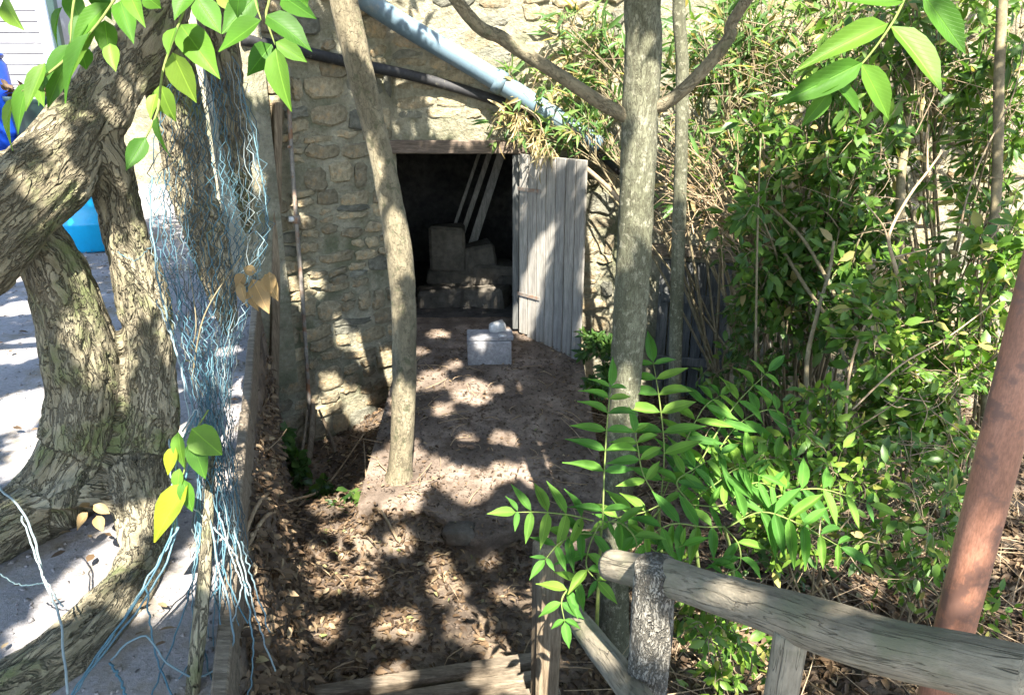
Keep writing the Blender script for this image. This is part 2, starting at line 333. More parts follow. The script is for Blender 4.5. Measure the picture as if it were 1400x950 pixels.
# ------------------------------------------------------------------ leaf clouds (joined foliage)
def leaf_cloud(P, A, Nn, L, W, T, seg=2, droop=.15, fold=.18):
    """arrays: base point, axis, normal, length, width, tint -> verts, tris, tint (8 or 4 tris each)"""
    P, A, Nn = (np.asarray(x, float) for x in (P, A, Nn)); L = np.asarray(L)[:, None]; W = np.asarray(W)[:, None]
    A = A / (np.linalg.norm(A, axis=1, keepdims=True) + 1e-9)
    B = np.cross(Nn, A); B /= (np.linalg.norm(B, axis=1, keepdims=True) + 1e-9); Nn = np.cross(A, B)
    def pt(u, wv, dz): return P + A * L * u + B * W * wv + Nn * (dz * L)
    if seg == 2:
        rows = [pt(0, 0, 0), pt(.30, -.42, fold * .25 - .02 * droop), pt(.30, 0, -.0), pt(.30, .42, fold * .25), pt(.65, -.40, fold * .2 - droop * .35), pt(.65, 0, -droop * .4), pt(.65, .40, fold * .2 - droop * .35), pt(1, 0, -droop)]
        tri = [(0, 2, 1), (0, 3, 2), (1, 2, 5), (1, 5, 4), (2, 3, 6), (2, 6, 5), (4, 5, 7), (5, 6, 7)]
    else:
        rows = [pt(0, 0, 0), pt(.42, -.5, fold * .2), pt(.45, 0, 0), pt(.42, .5, fold * .2), pt(1, 0, -droop)]
        tri = [(0, 2, 1), (0, 3, 2), (1, 2, 4), (2, 3, 4)]
    k = len(rows); n = len(P)
    VV = np.stack(rows, 1).reshape(-1, 3); F = (np.arange(n)[:, None, None] * k + np.array(tri)[None]).reshape(-1, 3)
    return VV, F, np.repeat(np.asarray(T), k)
def rand_dir(n):
    d = RNG.normal(size=(n, 3)); return d / np.linalg.norm(d, axis=1, keepdims=True)

# ------------------------------------------------------------------ sun gaps: holes cut in the unseen crowns to let sun onto chosen places
GAPS = []     # (point, radius)
def gap(p, r): GAPS.append((V(p), r))

# =================================================================== SETTING
def axis_vals(lo, hi, flo, fhi, fine, coarse_n):
    a = np.arange(flo, fhi + 1e-6, fine)
    l = flo - np.geomspace(fine, flo - lo, coarse_n); r = fhi + np.geomspace(fine, hi - fhi, coarse_n)
    return np.concatenate([l[::-1], a, r])
xs = axis_vals(-120, 120, -3.2, 4.6, .055, 26); ys = axis_vals(-120, 160, .4, 7.0, .055, 26)
gv = [(x, y, ground_h(x, y)) for y in ys for x in xs]; nx = len(xs)
ii, jj = np.meshgrid(np.arange(nx - 1), np.arange(len(ys) - 1)); b0 = (jj * nx + ii).ravel()
gf = np.stack([b0, b0 + 1, b0 + 1 + nx, b0 + nx], 1)
tag(mesh_obj('ground', gv, gf, M['earth']), kind='structure')
# terrace of pale gravel on the left, at the level of the old tree
tv, tf = [], []; ty = np.concatenate([np.arange(-3, 8, .1), np.linspace(8.2, 26, 40)]); tu = np.concatenate([np.linspace(0, .3, 7), np.linspace(.4, 5, 46), np.linspace(5.4, 20, 20)])
for y in ty:
    for u in tu:
        x = edge_x(min(y, 6.5)) - .03 - u; tv.append((x, y, TERR + .025 * nz(x, y, 0, 2.3) + .008 * nz(x, y, 5, 11)))
k = len(tu); ii, jj = np.meshgrid(np.arange(k - 1), np.arange(len(ty) - 1)); b0 = (jj * k + ii).ravel()
tag(mesh_obj('terrace', tv, np.stack([b0 + 1, b0, b0 + k, b0 + k + 1], 1), M['terrace']), kind='structure')
# earth ramp up to the doorway: a slab with a broken front edge
front = [(560, 690), (580, 694), (600, 707), (622, 722), (640, 734), (662, 737), (680, 729), (704, 725), (735, 722), (765, 728), (800, 735)]
def on_ramp(px, py):
    r = ray(px, py); a = .38 / 2.6
    # z = -.38 + (y-3.85)*a
    d = (CAM_Z + .38 + 3.85 * a) / (a * r.y - r.z); return CAM + r * d
fr = [on_ramp(*p) for p in front]
fx = [p.x for p in fr]; fy = [p.y for p in fr]
pv, pf = [], []; NU, NV = 56, 60
for j in range(NV + 1):
    for i in range(NU + 1):
        x = -1.0 + (1.0 + .62) * i / NU
        y0 = float(np.interp(x, fx, fy)) + .03 * nz(x, 3, 0, 14)
        xx = x; y = y0 + (7.1 - y0) * (j / NV) ** 1.2
        z = min(ramp_z(y), 0.0) + .012 * nz(xx, y, 1, 5) + .006 * nz(xx, y, 2, 15)
        pv.append((xx, y, z))
for j in range(NV):
    for i in range(NU): a = j * (NU + 1) + i; pf.append((a, a + 1, a + NU + 2, a + NU + 1))
o = len(pv)
for i in range(NU + 1): p = pv[i]; pv.append((p[0], p[1] + .03, p[2] - .14))
for i in range(NU): pf.append((i + 1, i, o + i, o + i + 1))
tag(mesh_obj('path', pv, pf, M['path']), kind='structure')

# =================================================================== STONE BUILDING
WA, WB = (-2.12, 5.78), (-1.02, 6.70)         # left wing of the facade
WC, WD, WE = (.03, 6.70), (.95, 6.62), (6.2, 5.35)
TOP = 4.2
house = thing('stone_outbuilding', 'old rubble stone outbuilding with dark doorway and lime mortared walls', 'building', (0, 6.7, 0))
def wall_panel(name, A, B, z0, z1, th=.42, amp=.016, res=.04, parent=house, mat=None):
    A, B = V((A[0], A[1], 0)), V((B[0], B[1], 0)); Ld = (B - A).length; u = (B - A) / Ld; n = V((u.y, -u.x, 0))
    na, nb = max(2, int(Ld / res)), max(2, int((z1 - z0) / res)); v, f = [], []
    for j in range(nb + 1):
        for i in range(na + 1):
            p = A + u * (Ld * i / na) + V((0, 0, z0 + (z1 - z0) * j / nb))
            e = 0 if i in (0, na) else 1
            dd = amp * (noise.fractal(p * 3.1, 1.0, 2.0, 4) + .5 * nz(p.x + p.y, p.z, 4, 11)) * e
            v.append(tuple(p + n * dd))
    for j in range(nb):
        for i in range(na): a = j * (na + 1) + i; f.append((a, a + 1, a + na + 2, a + na + 1))
    o = len(v); q = [A, B, B - n * th, A - n * th]
    for z in (z0, z1):
        for p in q: v.append((p.x, p.y, z))
    for a, b in ((1, 2), (2, 3), (3, 0)): f.append((o + a, o + b, o + 4 + b, o + 4 + a))
    f.append((o + 4, o + 5, o + 6, o + 7))
    return mesh_obj(name, v, f, mat or M['mortar'], parent), A, u, n
wl, A1, u1, n1 = wall_panel('wall', WA, WB, -1.1, TOP)
wm, A2, u2, n2 = wall_panel('wall', WB, WC, 1.74, TOP)
wr, A3, u3, n3 = wall_panel('wall', WC, WD, -.6, TOP)
wx, A4, u4, n4 = wall_panel('wall', WD, WE, -.9, TOP, res=.07)
# return of the left wing going back, so that the corner is solid
wb, A5, u5, n5 = wall_panel('wall', (-3.6, 9.5), WA, -.2, TOP, th=.3, res=.12)

SEED = [100]
def stone(parent, A, u, n, poly, proud, mat, seed):
    """rough stone bedded in the mortar: many-sided outline, chipped arris, nearly flat face"""
    rnd = random.Random(seed); K = len(poly); cs = sum(p[0] for p in poly) / K; cz = sum(p[1] for p in poly) / K; v = []; f = []
    tl, tz = rnd.uniform(-.35, .35) * proud, rnd.uniform(-.35, .35) * proud
    for s, dpt in ((1.0, -.035), (.97, proud * .45), (.80, proud)):
        for x, z in poly:
            dx, dz = (x - cs) * s, (z - cz) * s; d = dpt
            if dpt > 0: d += tl * dx * 8 + tz * dz * 8 + rnd.uniform(-.15, .15) * proud
            v.append(tuple(A + u * (cs + dx) + V((0, 0, cz + dz)) + n * d))
    v.append(tuple(A + u * cs + V((0, 0, cz)) + n * proud * rnd.uniform(.9, 1.25)))
    for s in range(2):
        for i in range(K): a = s * K + i; b = s * K + (i + 1) % K; f.append((a, b, b + K, a + K))
    for i in range(K): f.append((2 * K + i, 2 * K + (i + 1) % K, 3 * K))
    return mesh_obj('stone', v, f, mat, parent, False)
def lay_stones(parent, A, u, n, s0, s1, z0, z1, skip=None, keep=.92, scale=1.15, proud=(.010, .032)):
    z = z0; row = 0
    def wave(s, z): return .030 * noise.noise(V((s * 3.3, z * 9, A.x)))
    while z < z1:
        h = random.uniform(.085, .20) * scale; s = s0 + .01; row += 1
        while s < s1 - .05:
            wd = min(random.uniform(.12, .36) * scale * (.6 if random.random() < .22 else 1), s1 - .01 - s)
            if wd > .06 and random.random() < keep:
                g = random.uniform(.006, .016); a0, a1 = s + g, s + wd - g; k = [random.uniform(-.022, .022) for _ in range(4)]
                top = h - g; dzz = random.uniform(-.03, .03); split = random.random() < .16 and h > .14
                for (lo, hi) in (((0, .5), (.5, 1)) if split else ((0, 1),)):
                    zb, zt = z + g + (top - g) * lo + (g * .6 if lo else 0), z + g + (top - g) * hi
                    pts = []
                    corners = [(a0 + k[0] * .4, zb + k[0] * .5), (a1 + k[1] * .4, zb - k[1] * .5), (a1 - k[2] * .4, zt - abs(k[2]) * .6), (a0 - k[3] * .4, zt - abs(k[3]) * .6)]
                    for q in range(4):
                        p, r = corners[q], corners[(q + 1) % 4]
                        for t in (.2, .5, .8): pts.append((p[0] + (r[0] - p[0]) * t + random.uniform(-.013, .013), p[1] + (r[1] - p[1]) * t + dzz + wave(p[0] + (r[0] - p[0]) * t, z) + random.uniform(-.012, .012)))
                    SEED[0] += 1; stone(parent, A, u, n, pts, random.uniform(*proud), M['stone_dark'] if random.random() < .10 else M['stone'], SEED[0])
            s += wd
        z += h
lay_stones(wl, A1, u1, n1, 0, 1.43, -1.0, 3.0)
lay_stones(wm, A2, u2, n2, 0, 1.05, 1.93, 3.0, proud=(.004, .014), keep=.75)
lay_stones(wr, A3, u3, n3, .03, .92, -.2, 3.0)
lay_stones(wx, A4, u4, n4, 0.75, 4.2, -.5, 2.9, scale=1.7, keep=.8, proud=(.01, .03))
# lintel, jamb timbers and room behind
MB().box((-.50, 6.735, 1.695), (.66, 0, 0), (0, .10, 0), (0, 0, .058), bevel=.008, jit=.004).build('lintel', M['lintel'], house, False)
MB().box((.035, 6.70, .83), (.03, 0, 0), (0, .075, 0), (0, 0, .80), bevel=.006).build('door_frame', M['wood_dark'], house, False)
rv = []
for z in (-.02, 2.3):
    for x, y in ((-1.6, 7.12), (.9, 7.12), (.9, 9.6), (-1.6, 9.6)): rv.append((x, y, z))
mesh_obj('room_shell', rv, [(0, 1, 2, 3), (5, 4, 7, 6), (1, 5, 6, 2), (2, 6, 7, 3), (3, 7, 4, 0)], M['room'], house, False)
# plank door leaf standing open, hinged on the right jamb
door = thing('plank_door', 'silvered plank door leaf standing open beside the dark doorway', 'door', (.07, 6.60, 0))
H0, H1 = V((.07, 6.58, 0)), V((.60, 6.04, 0)); du = (H1 - H0).normalized(); dn = V((du.y, -du.x, 0)); dn = dn if dn.y < 0 else -dn
DW = (H1 - H0).length; xk = 0
for i in range(7):
    pw = DW / 7; x0 = i * pw; zb = [.03, .0, -.04, -.10, -.13, -.13, -.12][i] + random.uniform(-.012, .012)
    MB().box(H0 + du * (x0 + pw / 2) + dn * random.uniform(-.003, .003) + V((0, 0, (zb + 1.645) / 2)), du * (pw / 2 - .004), dn * .012, V((0, 0, (1.645 - zb) / 2)), bevel=.003).build('plank', M['wood_grey'], door, False)
for zz in (.35, 1.3):
    MB().box(H0 + du * DW / 2 - dn * .028 + V((0, 0, zz)), du * (DW / 2 - .03), dn * .014, V((0, 0, .05)), bevel=.004).build('batten', M['wood_grey'], door, False)
for zz in (.4, 1.35):
    MB().box(H0 + du * .13 + dn * .0185 + V((0, 0, zz)), du * .14, dn * .003, V((0, 0, .016)), bevel=.002).build('hinge_strap', M['iron'], door, False)
# low dark hatch door in the right wing
P0 = on_wall(893, 500, WD, WE, .0); P1 = on_wall(988, 500, WD, WE, .0); hz0, hz1 = -.62, on_wall(940, 352, WD, WE).z
hatch = thing('low_plank_door', 'low blackened plank door in the overgrown wall behind the slender trunk', 'door', (P0.x, P0.y, hz0))
hu = (P1 - P0); hu.z = 0; HW = hu.length; hu.normalize(); hn = V((hu.y, -hu.x, 0))
for i in range(6):
    pw = HW / 6; c = V((P0.x, P0.y, 0)) + hu * (pw * (i + .5)) + hn * (.055 + random.uniform(-.006, .006)); t = hz1 + random.uniform(-.05, .02)
    MB().box(c + V((0, 0, (hz0 + t) / 2)), hu * (pw / 2 - .006), hn * .014, V((0, 0, (t - hz0) / 2)), bevel=.003).build('plank', M['wood_dark'], hatch, False)
for zz in (.4, -.2):
    MB().box(V((P0.x, P0.y, zz)) + hu * HW / 2 + hn * .082, hu * (HW / 2 - .02), hn * .011, V((0, 0, .04)), bevel=.003).build('batten', M['wood_dark'], hatch, False)
MB().box(V((P0.x, P0.y, hz1 + .07)) + hu * HW / 2 + hn * .05, hu * (HW / 2 + .1), hn * .06, V((0, 0, .045)), bevel=.006).build('head_beam', M['wood_brown'], hatch, False)

# pipes on the facade
def pipe(name, label, pts, r, mat, collars=(), cr=1.18, sides=20, n=40, cat='pipe'):
    t = thing(name, label, cat, pts[0]); MB().tube(pts, r, sides, n).build('tube', mat, t)
    for a, b in collars: MB().tube([a, b], r * cr, sides).build('collar', mat, t)
    return t
b0, b1 = on_wall(455, -30, WA, WB, .14), on_wall(550, 33, WB, WC, .16)
b2, b3 = on_wall(682, 112, WB, WC, .14), on_wall(820, 200, WC, WD, .14)
pipe('drain_pipe', 'thick grey-blue plastic drain pipe slanting down across the wall above the doorway', [b0, b1, b2, b3], .083, M['pvc_blue'], [(b2.lerp(b1, .04), b2.lerp(b1, -.05))])
k = [on_wall(330, 54, WA, WB, .06), on_wall(400, 68, WA, WB, .06), on_wall(480, 86, WA, WB, .08), on_wall(580, 108, WB, WC, .06), on_wall(690, 142, WB, WC, .06), on_wall(790, 186, WC, WD, .07), on_wall(850, 235, WC, WD, .08)]
pipe('black_hose_pipe', 'thin black plastic pipe running along the wall under the grey-blue drain pipe', k, .043, M['pvc_black'])
k = [on_wall(393, 92, WA, WB, .07), on_wall(398, 200, WA, WB, .07), on_wall(405, 300, WA, WB, .07), on_wall(415, 430, WA, WB, .07), on_wall(422, 540, WA, WB, .07), on_wall(426, 600, WA, WB, .07)]
t = pipe('iron_water_pipe', 'slim dull iron water pipe running down the stone wall', k, .017, M['iron'], [(k[2] + V((0, 0, .03)), k[2] - V((0, 0, .03)))], 2.0, 10)
MB().tube([k[2], k[2] + V((-.05, -.04, .01))], .022, 10).build('tap', M['ceramic'], t)
MB().tube([k[1], k[1] + V((.0, -.07, 0))], .012, 8).build('bracket', M['iron'], t)
# upright timber and the bundle of stakes at the wall foot
pA, pB = on_wall(379, 140, WA, WB, .05), on_wall(374, 560, WA, WB, .05)
tag(MB().box((pA + pB) / 2, u1 * .035, n1 * .03, (pA - pB) / 2, bevel=.005, jit=.004).build('upright_board', M['wood_post'], None, False), 'upright weathered board fixed to the stone wall beside the iron pipe', 'board')
for i, (a, b, r) in enumerate([((428, 545), (424, 655), .03), ((436, 560), (462, 640), .016), ((420, 560), (408, 648), .013)]):
    p, q = on_wall(*a, WA, WB, .12), on_wall(*b, WA, WB, .3 + .05 * i); q.z = ground_h(q.x, q.y) - .02
    tag(MB().tube([p, p.lerp(q, .5) + V((.01, 0, 0)), q], [r * .6, r, r * 1.1], 7, 10, .2, i * 3).build('wooden_stake', M['wood_post']), ['thick split grey stake propped at the foot of the iron pipe', 'thin grey stake splayed to the doorway side of the iron pipe foot', 'thin grey stake splayed to the terrace side of the iron pipe foot'][i], 'stake')

# inside the doorway: rubble and battens
def rock(name, c, sx, sy, sz, mat, seed, label, cat, group=None, rot=0):
    v = []; f = []; nu, nv = 9, 5; rnd = random.Random(seed); cr, sr = math.cos(rot), math.sin(rot)
    for j in range(nv + 1):
        ph = math.pi * j / nv - math.pi / 2
        for i in range(nu):
            a = 2 * math.pi * i / nu; d = V((math.cos(a) * math.cos(ph), math.sin(a) * math.cos(ph), math.sin(ph)))
            d = V([math.copysign(abs(q) ** .4, q) for q in d]); k = 1 + .35 * noise.noise(d * 1.6 + V((seed * 3.7, 0, 0)))
            x, y, z = d.x * sx * k, d.y * sy * k, d.z * sz * k
            v.append((c[0] + x * cr - y * sr, c[1] + x * sr + y * cr, c[2] + z))
    for j in range(nv):
        for i in range(nu): a = j * nu + i; b = j * nu + (i + 1) % nu; f.append((a, b, b + nu, a + nu))
    return tag(mesh_obj(name, v, f, mat), label, cat, group)
def DP(px, py, Y):
    r = ray(px, py); return CAM + r * (Y / r.y)
for i, (px, py, wpx, hpx) in enumerate([(612, 338, 52, 62), (655, 352, 44, 40), (620, 378, 70, 26), (672, 372, 60, 30), (603, 408, 62, 36), (660, 412, 70, 44), (690, 388, 34, 30), (586, 430, 44, 30)]):
    p = DP(px, py, 7.9 - .25 * (py > 395)); sc = p.y / FPX
    ca, sa = math.cos(.35 * math.sin(i * 2.3)), math.sin(.35 * math.sin(i * 2.3)); tl = .12 * math.sin(i * 1.7)
    lab = ['tall upright dusty block topping the rubble heap inside the doorway', 'squat dusty block beside the tall upright one under the leaning battens', 'long flat block directly under the tall upright block in the doorway', 'long dusty block under the squat one in the doorway heap', 'low block at the bottom of the heap below the long flat one', 'broadest bottom block of the heap behind the pale concrete block', 'small block wedged at the open door side of the heap', 'lowest half hidden block beside the leaning tree in the doorway'][i]
    tag(MB().box(p, V((ca, sa, tl)) * wpx * sc * .5, V((-sa, ca, 0)) * .16, V((-tl, 0, 1)) * hpx * sc * .5, jit=.022, bevel=.03).build('rubble_block', M['rubble'], None, False), lab, 'stone', 'blocks heaped inside the doorway')
for i, (a, b, wd, c) in enumerate([((692, 190), (640, 352), .045, 'outer'), ((662, 190), (604, 360), .018, 'thin'), ((676, 190), (620, 356), .028, 'mid')]):
    p, q = DP(*a, 8.5), DP(*b, 8.12); ax = (p - q) / 2; sd = ax.cross(V((0, 1, 0))).normalized()
    tag(MB().box((p + q) / 2, ax, sd * wd, ax.cross(sd).normalized() * .02, bevel=.003).build('wooden_batten', M['wood_grey'], None, False), ['wide grey batten leaning inside the doorway over the rubble', 'thinnest grey batten leaning inside the doorway over the rubble', 'middle grey batten leaning inside the doorway between two others'][i], 'batten')
# pale block by the threshold, with a socket and a shard on it
p = on_ramp(668, 500); bw = .19; blk = thing('concrete_block', 'pale grey square concrete block with a round hole on the ground before the doorway', 'block', p)
u = V((.995, .08, 0)); v_ = V((-.08, .995, 0))
MB().box(p + V((0, .13, .105)), u * bw, v_ * .12, V((0, 0, .105)), bevel=.008, jit=.004).build('body', M['block'], blk, False)
MB().box(p + V((.01, .14, .232)), u * (bw + .008), v_ * .11, V((0, 0, .02)), bevel=.006, jit=.004).build('lid', M['block'], blk, False)
MB().tube([p + V((.12, .06, .252)), p + V((.12, .06, .262))], .035, 14).build('ring', M['ceramic'], blk)
rock('broken_shard', p + V((.07, .2, .285)), .075, .04, .045, M['ceramic'], 91, 'jagged white shard lying on the pale concrete block', 'shard', rot=.4)
# loose stone in the broken front edge of the ramp
p = on_ramp(628, 728); rock('edge_stone', p + V((0, .02, -.02)), .10, .07, .05, M['rubble'], 77, 'pale rounded stone lying in the cracked edge of the earth ramp', 'stone')

# =================================================================== WOODEN STEPS AND RAILING
for i, (a, b, dz) in enumerate([((418, 936), (742, 886), 0), ((400, 962), (752, 908), .015), ((385, 990), (762, 930), .03), ((370, 1020), (775, 955), .05)]):
    z = -.36 + dz; p, q = on_z(*a, z), on_z(*b, z); ax = (q - p) / 2; sd = ax.cross(V((0, 0, 1))).normalized()
    if sd.y > 0: sd = -sd
    wd = .042
    tag(MB().box((p + q) / 2 + sd * wd - V((0, 0, .03)), ax, sd * (wd - .009), V((0, 0, .03)), bevel=.007, jit=.004).build('step_plank', M['wood_brown'], None, False),
        ['first timber plank of the steps, edged against the leaf strewn earth', 'second timber plank of the steps, counted from the leaf strewn earth', 'third timber plank of the steps, counted from the leaf strewn earth', 'fourth timber plank of the steps, counted from the leaf strewn earth'][i], 'plank', 'timber planks of the steps')
rail = thing('log_railing', 'rustic railing of weathered grey logs on posts beside the steps', 'railing', (.45, 1.9, 0))
MB().tube([at(836, 772, 2.34), at(905, 787, 2.12), at(985, 812, 1.88), at(1080, 842, 1.62), at(1200, 880, 1.40), at(1300, 903, 1.26), at(1420, 932, 1.13)], [.050, .052, .051, .054, .052, .050, .050], 28, 90, .09, 2, ws=5).build('top_rail', M['log'], rail)
pt = at(897, 771, 2.07); pbm = V((pt.x + .01, pt.y + .03, ground_h(pt.x, pt.y) - .1))
MB().tube([pt, pt.lerp(pbm, .5), pbm], [.058, .064, .07], 22, 50, .1, 5).build('post', M['cracked'], rail)
pt = at(1082, 862, 1.60); pbm = V((pt.x, pt.y, ground_h(pt.x, pt.y) - .1))
MB().tube([pt, pt.lerp(pbm, .5), pbm], [.036, .039, .042], 18, 40, .08, 6).build('post', M['log'], rail)
pt = at(751, 742, 3.0); pbm = V((pt.x - .01, pt.y, ground_h(pt.x, pt.y) - .1))
MB().box((pt + pbm) / 2, (.052, .012, 0), (-.012, .05, 0), (pt - pbm) / 2, bevel=.012, jit=.006).build('post', M['wood_post'], rail, False)
MB().tube([at(778, 832, 2.95), at(815, 880, 2.55), at(850, 925, 2.28), at(885, 975, 2.05)], [.043, .045, .046, .046], 20, 50, .08, 9).build('middle_rail', M['log'], rail)
# red oxide steel pole
pb_ = at(1345, 700, 1.62); base = V((pb_.x, pb_.y, ground_h(pb_.x, pb_.y) - .05))
pole = thing('steel_pole', 'red-brown painted steel pole standing behind the log railing', 'pole', base)
MB().tube([base, V((base.x, base.y, 1.2)), V((base.x, base.y, 3.9))], .042, 28).build('shaft', M['rust'], pole)
MB().tube([base, base + V((0, 0, .07))], .075, 20).build('foot_plate', M['rust'], pole)

# =================================================================== TREES
def bark_disp(me_v, bark, amp, sc, st):
    out = np.zeros(len(me_v))
    for i, b in enumerate(bark):
        q = V((b[0] * sc, b[1] * sc, b[2] * sc * st)); q += V((.35 * noise.noise(q * .8), .35 * noise.noise(q * .8 + V((9, 0, 0))), 0))
        g1 = math.exp(-(noise.noise(q) / .13) ** 2); g2 = math.exp(-(noise.noise(q * 2.2 + V((5, 3, 1))) / .14) ** 2)
        out[i] = -amp * g1 - amp * .45 * g2 + amp * .5 * noise.noise(q * .5 + V((2, 7, 4)))
    return out
def fused_tree(name, tubes, parent, mat, voxel=.0085, amp=.013, sc=15, st=.3):
    """limbs grown into one another: tubes joined, voxel remeshed, then furrowed"""
    mb = MB(); samples = []
    for ti, tb in enumerate(tubes):
        A = spline([(*p, r) for p, r in tb], 12 * len(tb)); L = 0
        mb.tube(A[:, :3], A[:, 3], 20, None, .16, ti * 2.3, ws=5)
        up = None
        for i in range(len(A)):
            p = V(A[i, :3]); tn = (V(A[min(i + 1, len(A) - 1), :3]) - V(A[max(0, i - 1), :3])).normalized()
            if i: L += (p - V(A[i - 1, :3])).length
            if up is None: up = tn.orthogonal().normalized()
            up = (up - tn * up.dot(tn)).normalized(); samples.append((p, A[i, 3], tn, up.copy(), L, ti))
    me = bpy.data.meshes.new('tmp'); me.from_pydata(mb.v, [], mb.f); ob = bpy.data.objects.new('tmp', me); COL.objects.link(ob)
    md = ob.modifiers.new('r', 'REMESH'); md.mode = 'VOXEL'; md.voxel_size = voxel
    m2 = ob.modifiers.new('s', 'SMOOTH'); m2.iterations = 6; m2.factor = .5
    dg = bpy.context.evaluated_depsgraph_get(); ev = ob.evaluated_get(dg); e = ev.to_mesh()
    n = len(e.vertices); co = np.zeros(n * 3); e.vertices.foreach_get('co', co); co = co.reshape(-1, 3); no = np.zeros(n * 3); e.vertex_normals.foreach_get('vector', no); no = no.reshape(-1, 3)
    faces = [tuple(p.vertices) for p in e.polygons]; ev.to_mesh_clear(); bpy.data.objects.remove(ob); bpy.data.meshes.remove(me)
    kd = KDTree(len(samples))
    for i, s in enumerate(samples): kd.insert(s[0], i)
    kd.balance(); bark = np.zeros((n, 3))
    for i in range(n):
        p = V(co[i]); best = min(kd.find_n(p, 6), key=lambda h: h[2] / max(samples[h[1]][1], .01)); s = samples[best[1]]
        d = p - s[0]; dz = d.dot(s[2]); bi = s[2].cross(s[3]); a = math.atan2(d.dot(bi), d.dot(s[3])); bark[i] = (math.cos(a) * s[1] + s[5] * 1.7, math.sin(a) * s[1], s[4] + dz)
    co = co + no * bark_disp(co, bark, amp, sc, st)[:, None]
    return mesh_obj(name, co, faces, mat, parent, True, bark)
def rp(px): return px / FPX
def T(lst): return [(at(x, y, d), r * d / FPX) for x, y, d, r in lst]
def G(px, py, z=TERR + .04): return on_z(px, py, z)
oldtree = thing('old_tree', 'old tree with deeply furrowed mossy bark and twisted stems on the pale terrace', 'tree', G(140, 680))
limb = T([(-90, 368, 2.35, 74), (-10, 304, 2.4, 66), (55, 246, 2.5, 58), (112, 178, 2.6, 47), (165, 104, 2.7, 41), (205, 40, 2.75, 39), (235, -60, 2.8, 40), (260, -190, 2.8, 38)])
stA = T([(10, 300, 2.5, 48), (56, 332, 2.62, 40), (92, 410, 2.72, 43), (113, 490, 2.82, 50), (120, 570, 2.92, 54), (118, 640, 2.98, 66)]) + [(G(112, 700), .24)]
stB = T([(112, 182, 2.62, 24), (140, 205, 2.66, 32), (155, 245, 2.72, 31), (174, 330, 2.8, 29), (200, 430, 2.88, 36), (205, 530, 2.95, 38), (196, 620, 3.0, 48)]) + [(G(180, 690), .18)]
rtA = [(at(110, 625, 2.95), .17), (G(60, 690, .68), .15), (G(0, 722, .68), .13), (G(-70, 760, .66), .11), (G(-140, 790, .62), .08)]
rtB = [(at(190, 650, 2.95), .14), (G(196, 730, .64), .09), (G(185, 790, .62), .085), (G(140, 850, .62), .10), (G(70, 910, .61), .10), (G(-30, 980, .6), .1)]
stC = T([(215, 20, 2.8, 38), (238, 130, 2.88, 36), (258, 230, 2.95, 33), (285, 330, 3.05, 28), (306, 420, 3.1, 18), (312, 460, 3.12, 7)])
stD = T([(225, -120, 2.85, 34), (285, -20, 3.0, 28), (306, 90, 3.1, 25), (325, 210, 3.15, 19), (342, 320, 3.2, 8)])
fused_tree('trunk', [limb, stA, stB, rtA, rtB, stC, stD], oldtree, M['bark_old'])
upA = [(V((-1.35, 2.9, 2.9)), .12), (V((-1.2, 2.5, 3.9)), .09), (V((-.9, 1.6, 4.7)), .06), (V((-.6, .6, 5.2)), .03)]
upB = [(V((-1.3, 2.9, 3.0)), .09), (V((-1.9, 2.2, 4.0)), .07), (V((-2.8, 1.4, 4.7)), .045), (V((-3.6, .5, 5.1)), .02)]
mb = MB()
for b in (upA, upB): mb.tube([p for p, r in b], [r for p, r in b], 12, 24, .15)
mb.build('limb', M['bark_old'], oldtree)

def straight_tree(name, label, pts, mat, sides=26, n=90, wob=.07, seed=0, disp=0.004, sc=45, st=.2):
    t = thing(name, label, 'tree', pts[0][0]); mb = MB().tube([p for p, r in pts], [r for p, r in pts], sides, n, wob, seed, ws=1.5)
    if disp:
        v = np.array(mb.v); cen = np.repeat(v.reshape(-1, sides, 3).mean(1), sides, 0); d = v - cen; d /= np.linalg.norm(d, axis=1, keepdims=True) + 1e-9
        mb.v = (v + d * bark_disp(v, mb.b, disp, sc, st)[:, None]).tolist()
    mb.build('trunk', mat, t); return t
gb = on_ground(842, 905); gb.z -= .06
Yt = gb.y
def tk(px, py, Y): return DP(px, py, Y)
mainT = straight_tree('young_tree', 'straight grey-green trunked tree forking above the log railing end', [(gb, .082), (tk(840, 780, Yt), .070), (tk(847, 640, Yt), .069), (tk(856, 500, Yt), .069), (tk(866, 350, Yt), .072), (tk(875, 170, Yt), .072), (tk(880, 60, Yt), .069), (tk(883, -60, Yt), .066), (V((.55, 2.9, 3.9)), .06), (V((.6, 2.7, 5.0)), .035)], M['bark_grey'], 34, 150)
for b in ([(tk(868, 166, Yt), .026), (tk(820, 140, Yt - .03), .0255), (tk(760, 100, Yt - .06), .025), (tk(690, 55, Yt - .1), .0235), (tk(620, -5, Yt - .15), .022), (V((-.7, 2.5, 3.3)), .018), (V((-1.3, 2.0, 4.1)), .01)],
          [(tk(884, 150, Yt), .028), (tk(912, 140, Yt - .02), .0255), (tk(950, 108, Yt - .05), .0235), (tk(995, 55, Yt - .08), .022), (tk(1035, -20, Yt - .1), .02), (V((1.5, 2.6, 3.5)), .016), (V((1.9, 2.3, 4.4)), .01)]):
    MB().tube([p for p, r in b], [r for p, r in b], 14, 40, .08, 3).build('branch', M['bark_smooth'], mainT)
gb2 = on_z(546, 696, -.55); gb2.z = ground_h(gb2.x, gb2.y) - .03; Y2 = gb2.y
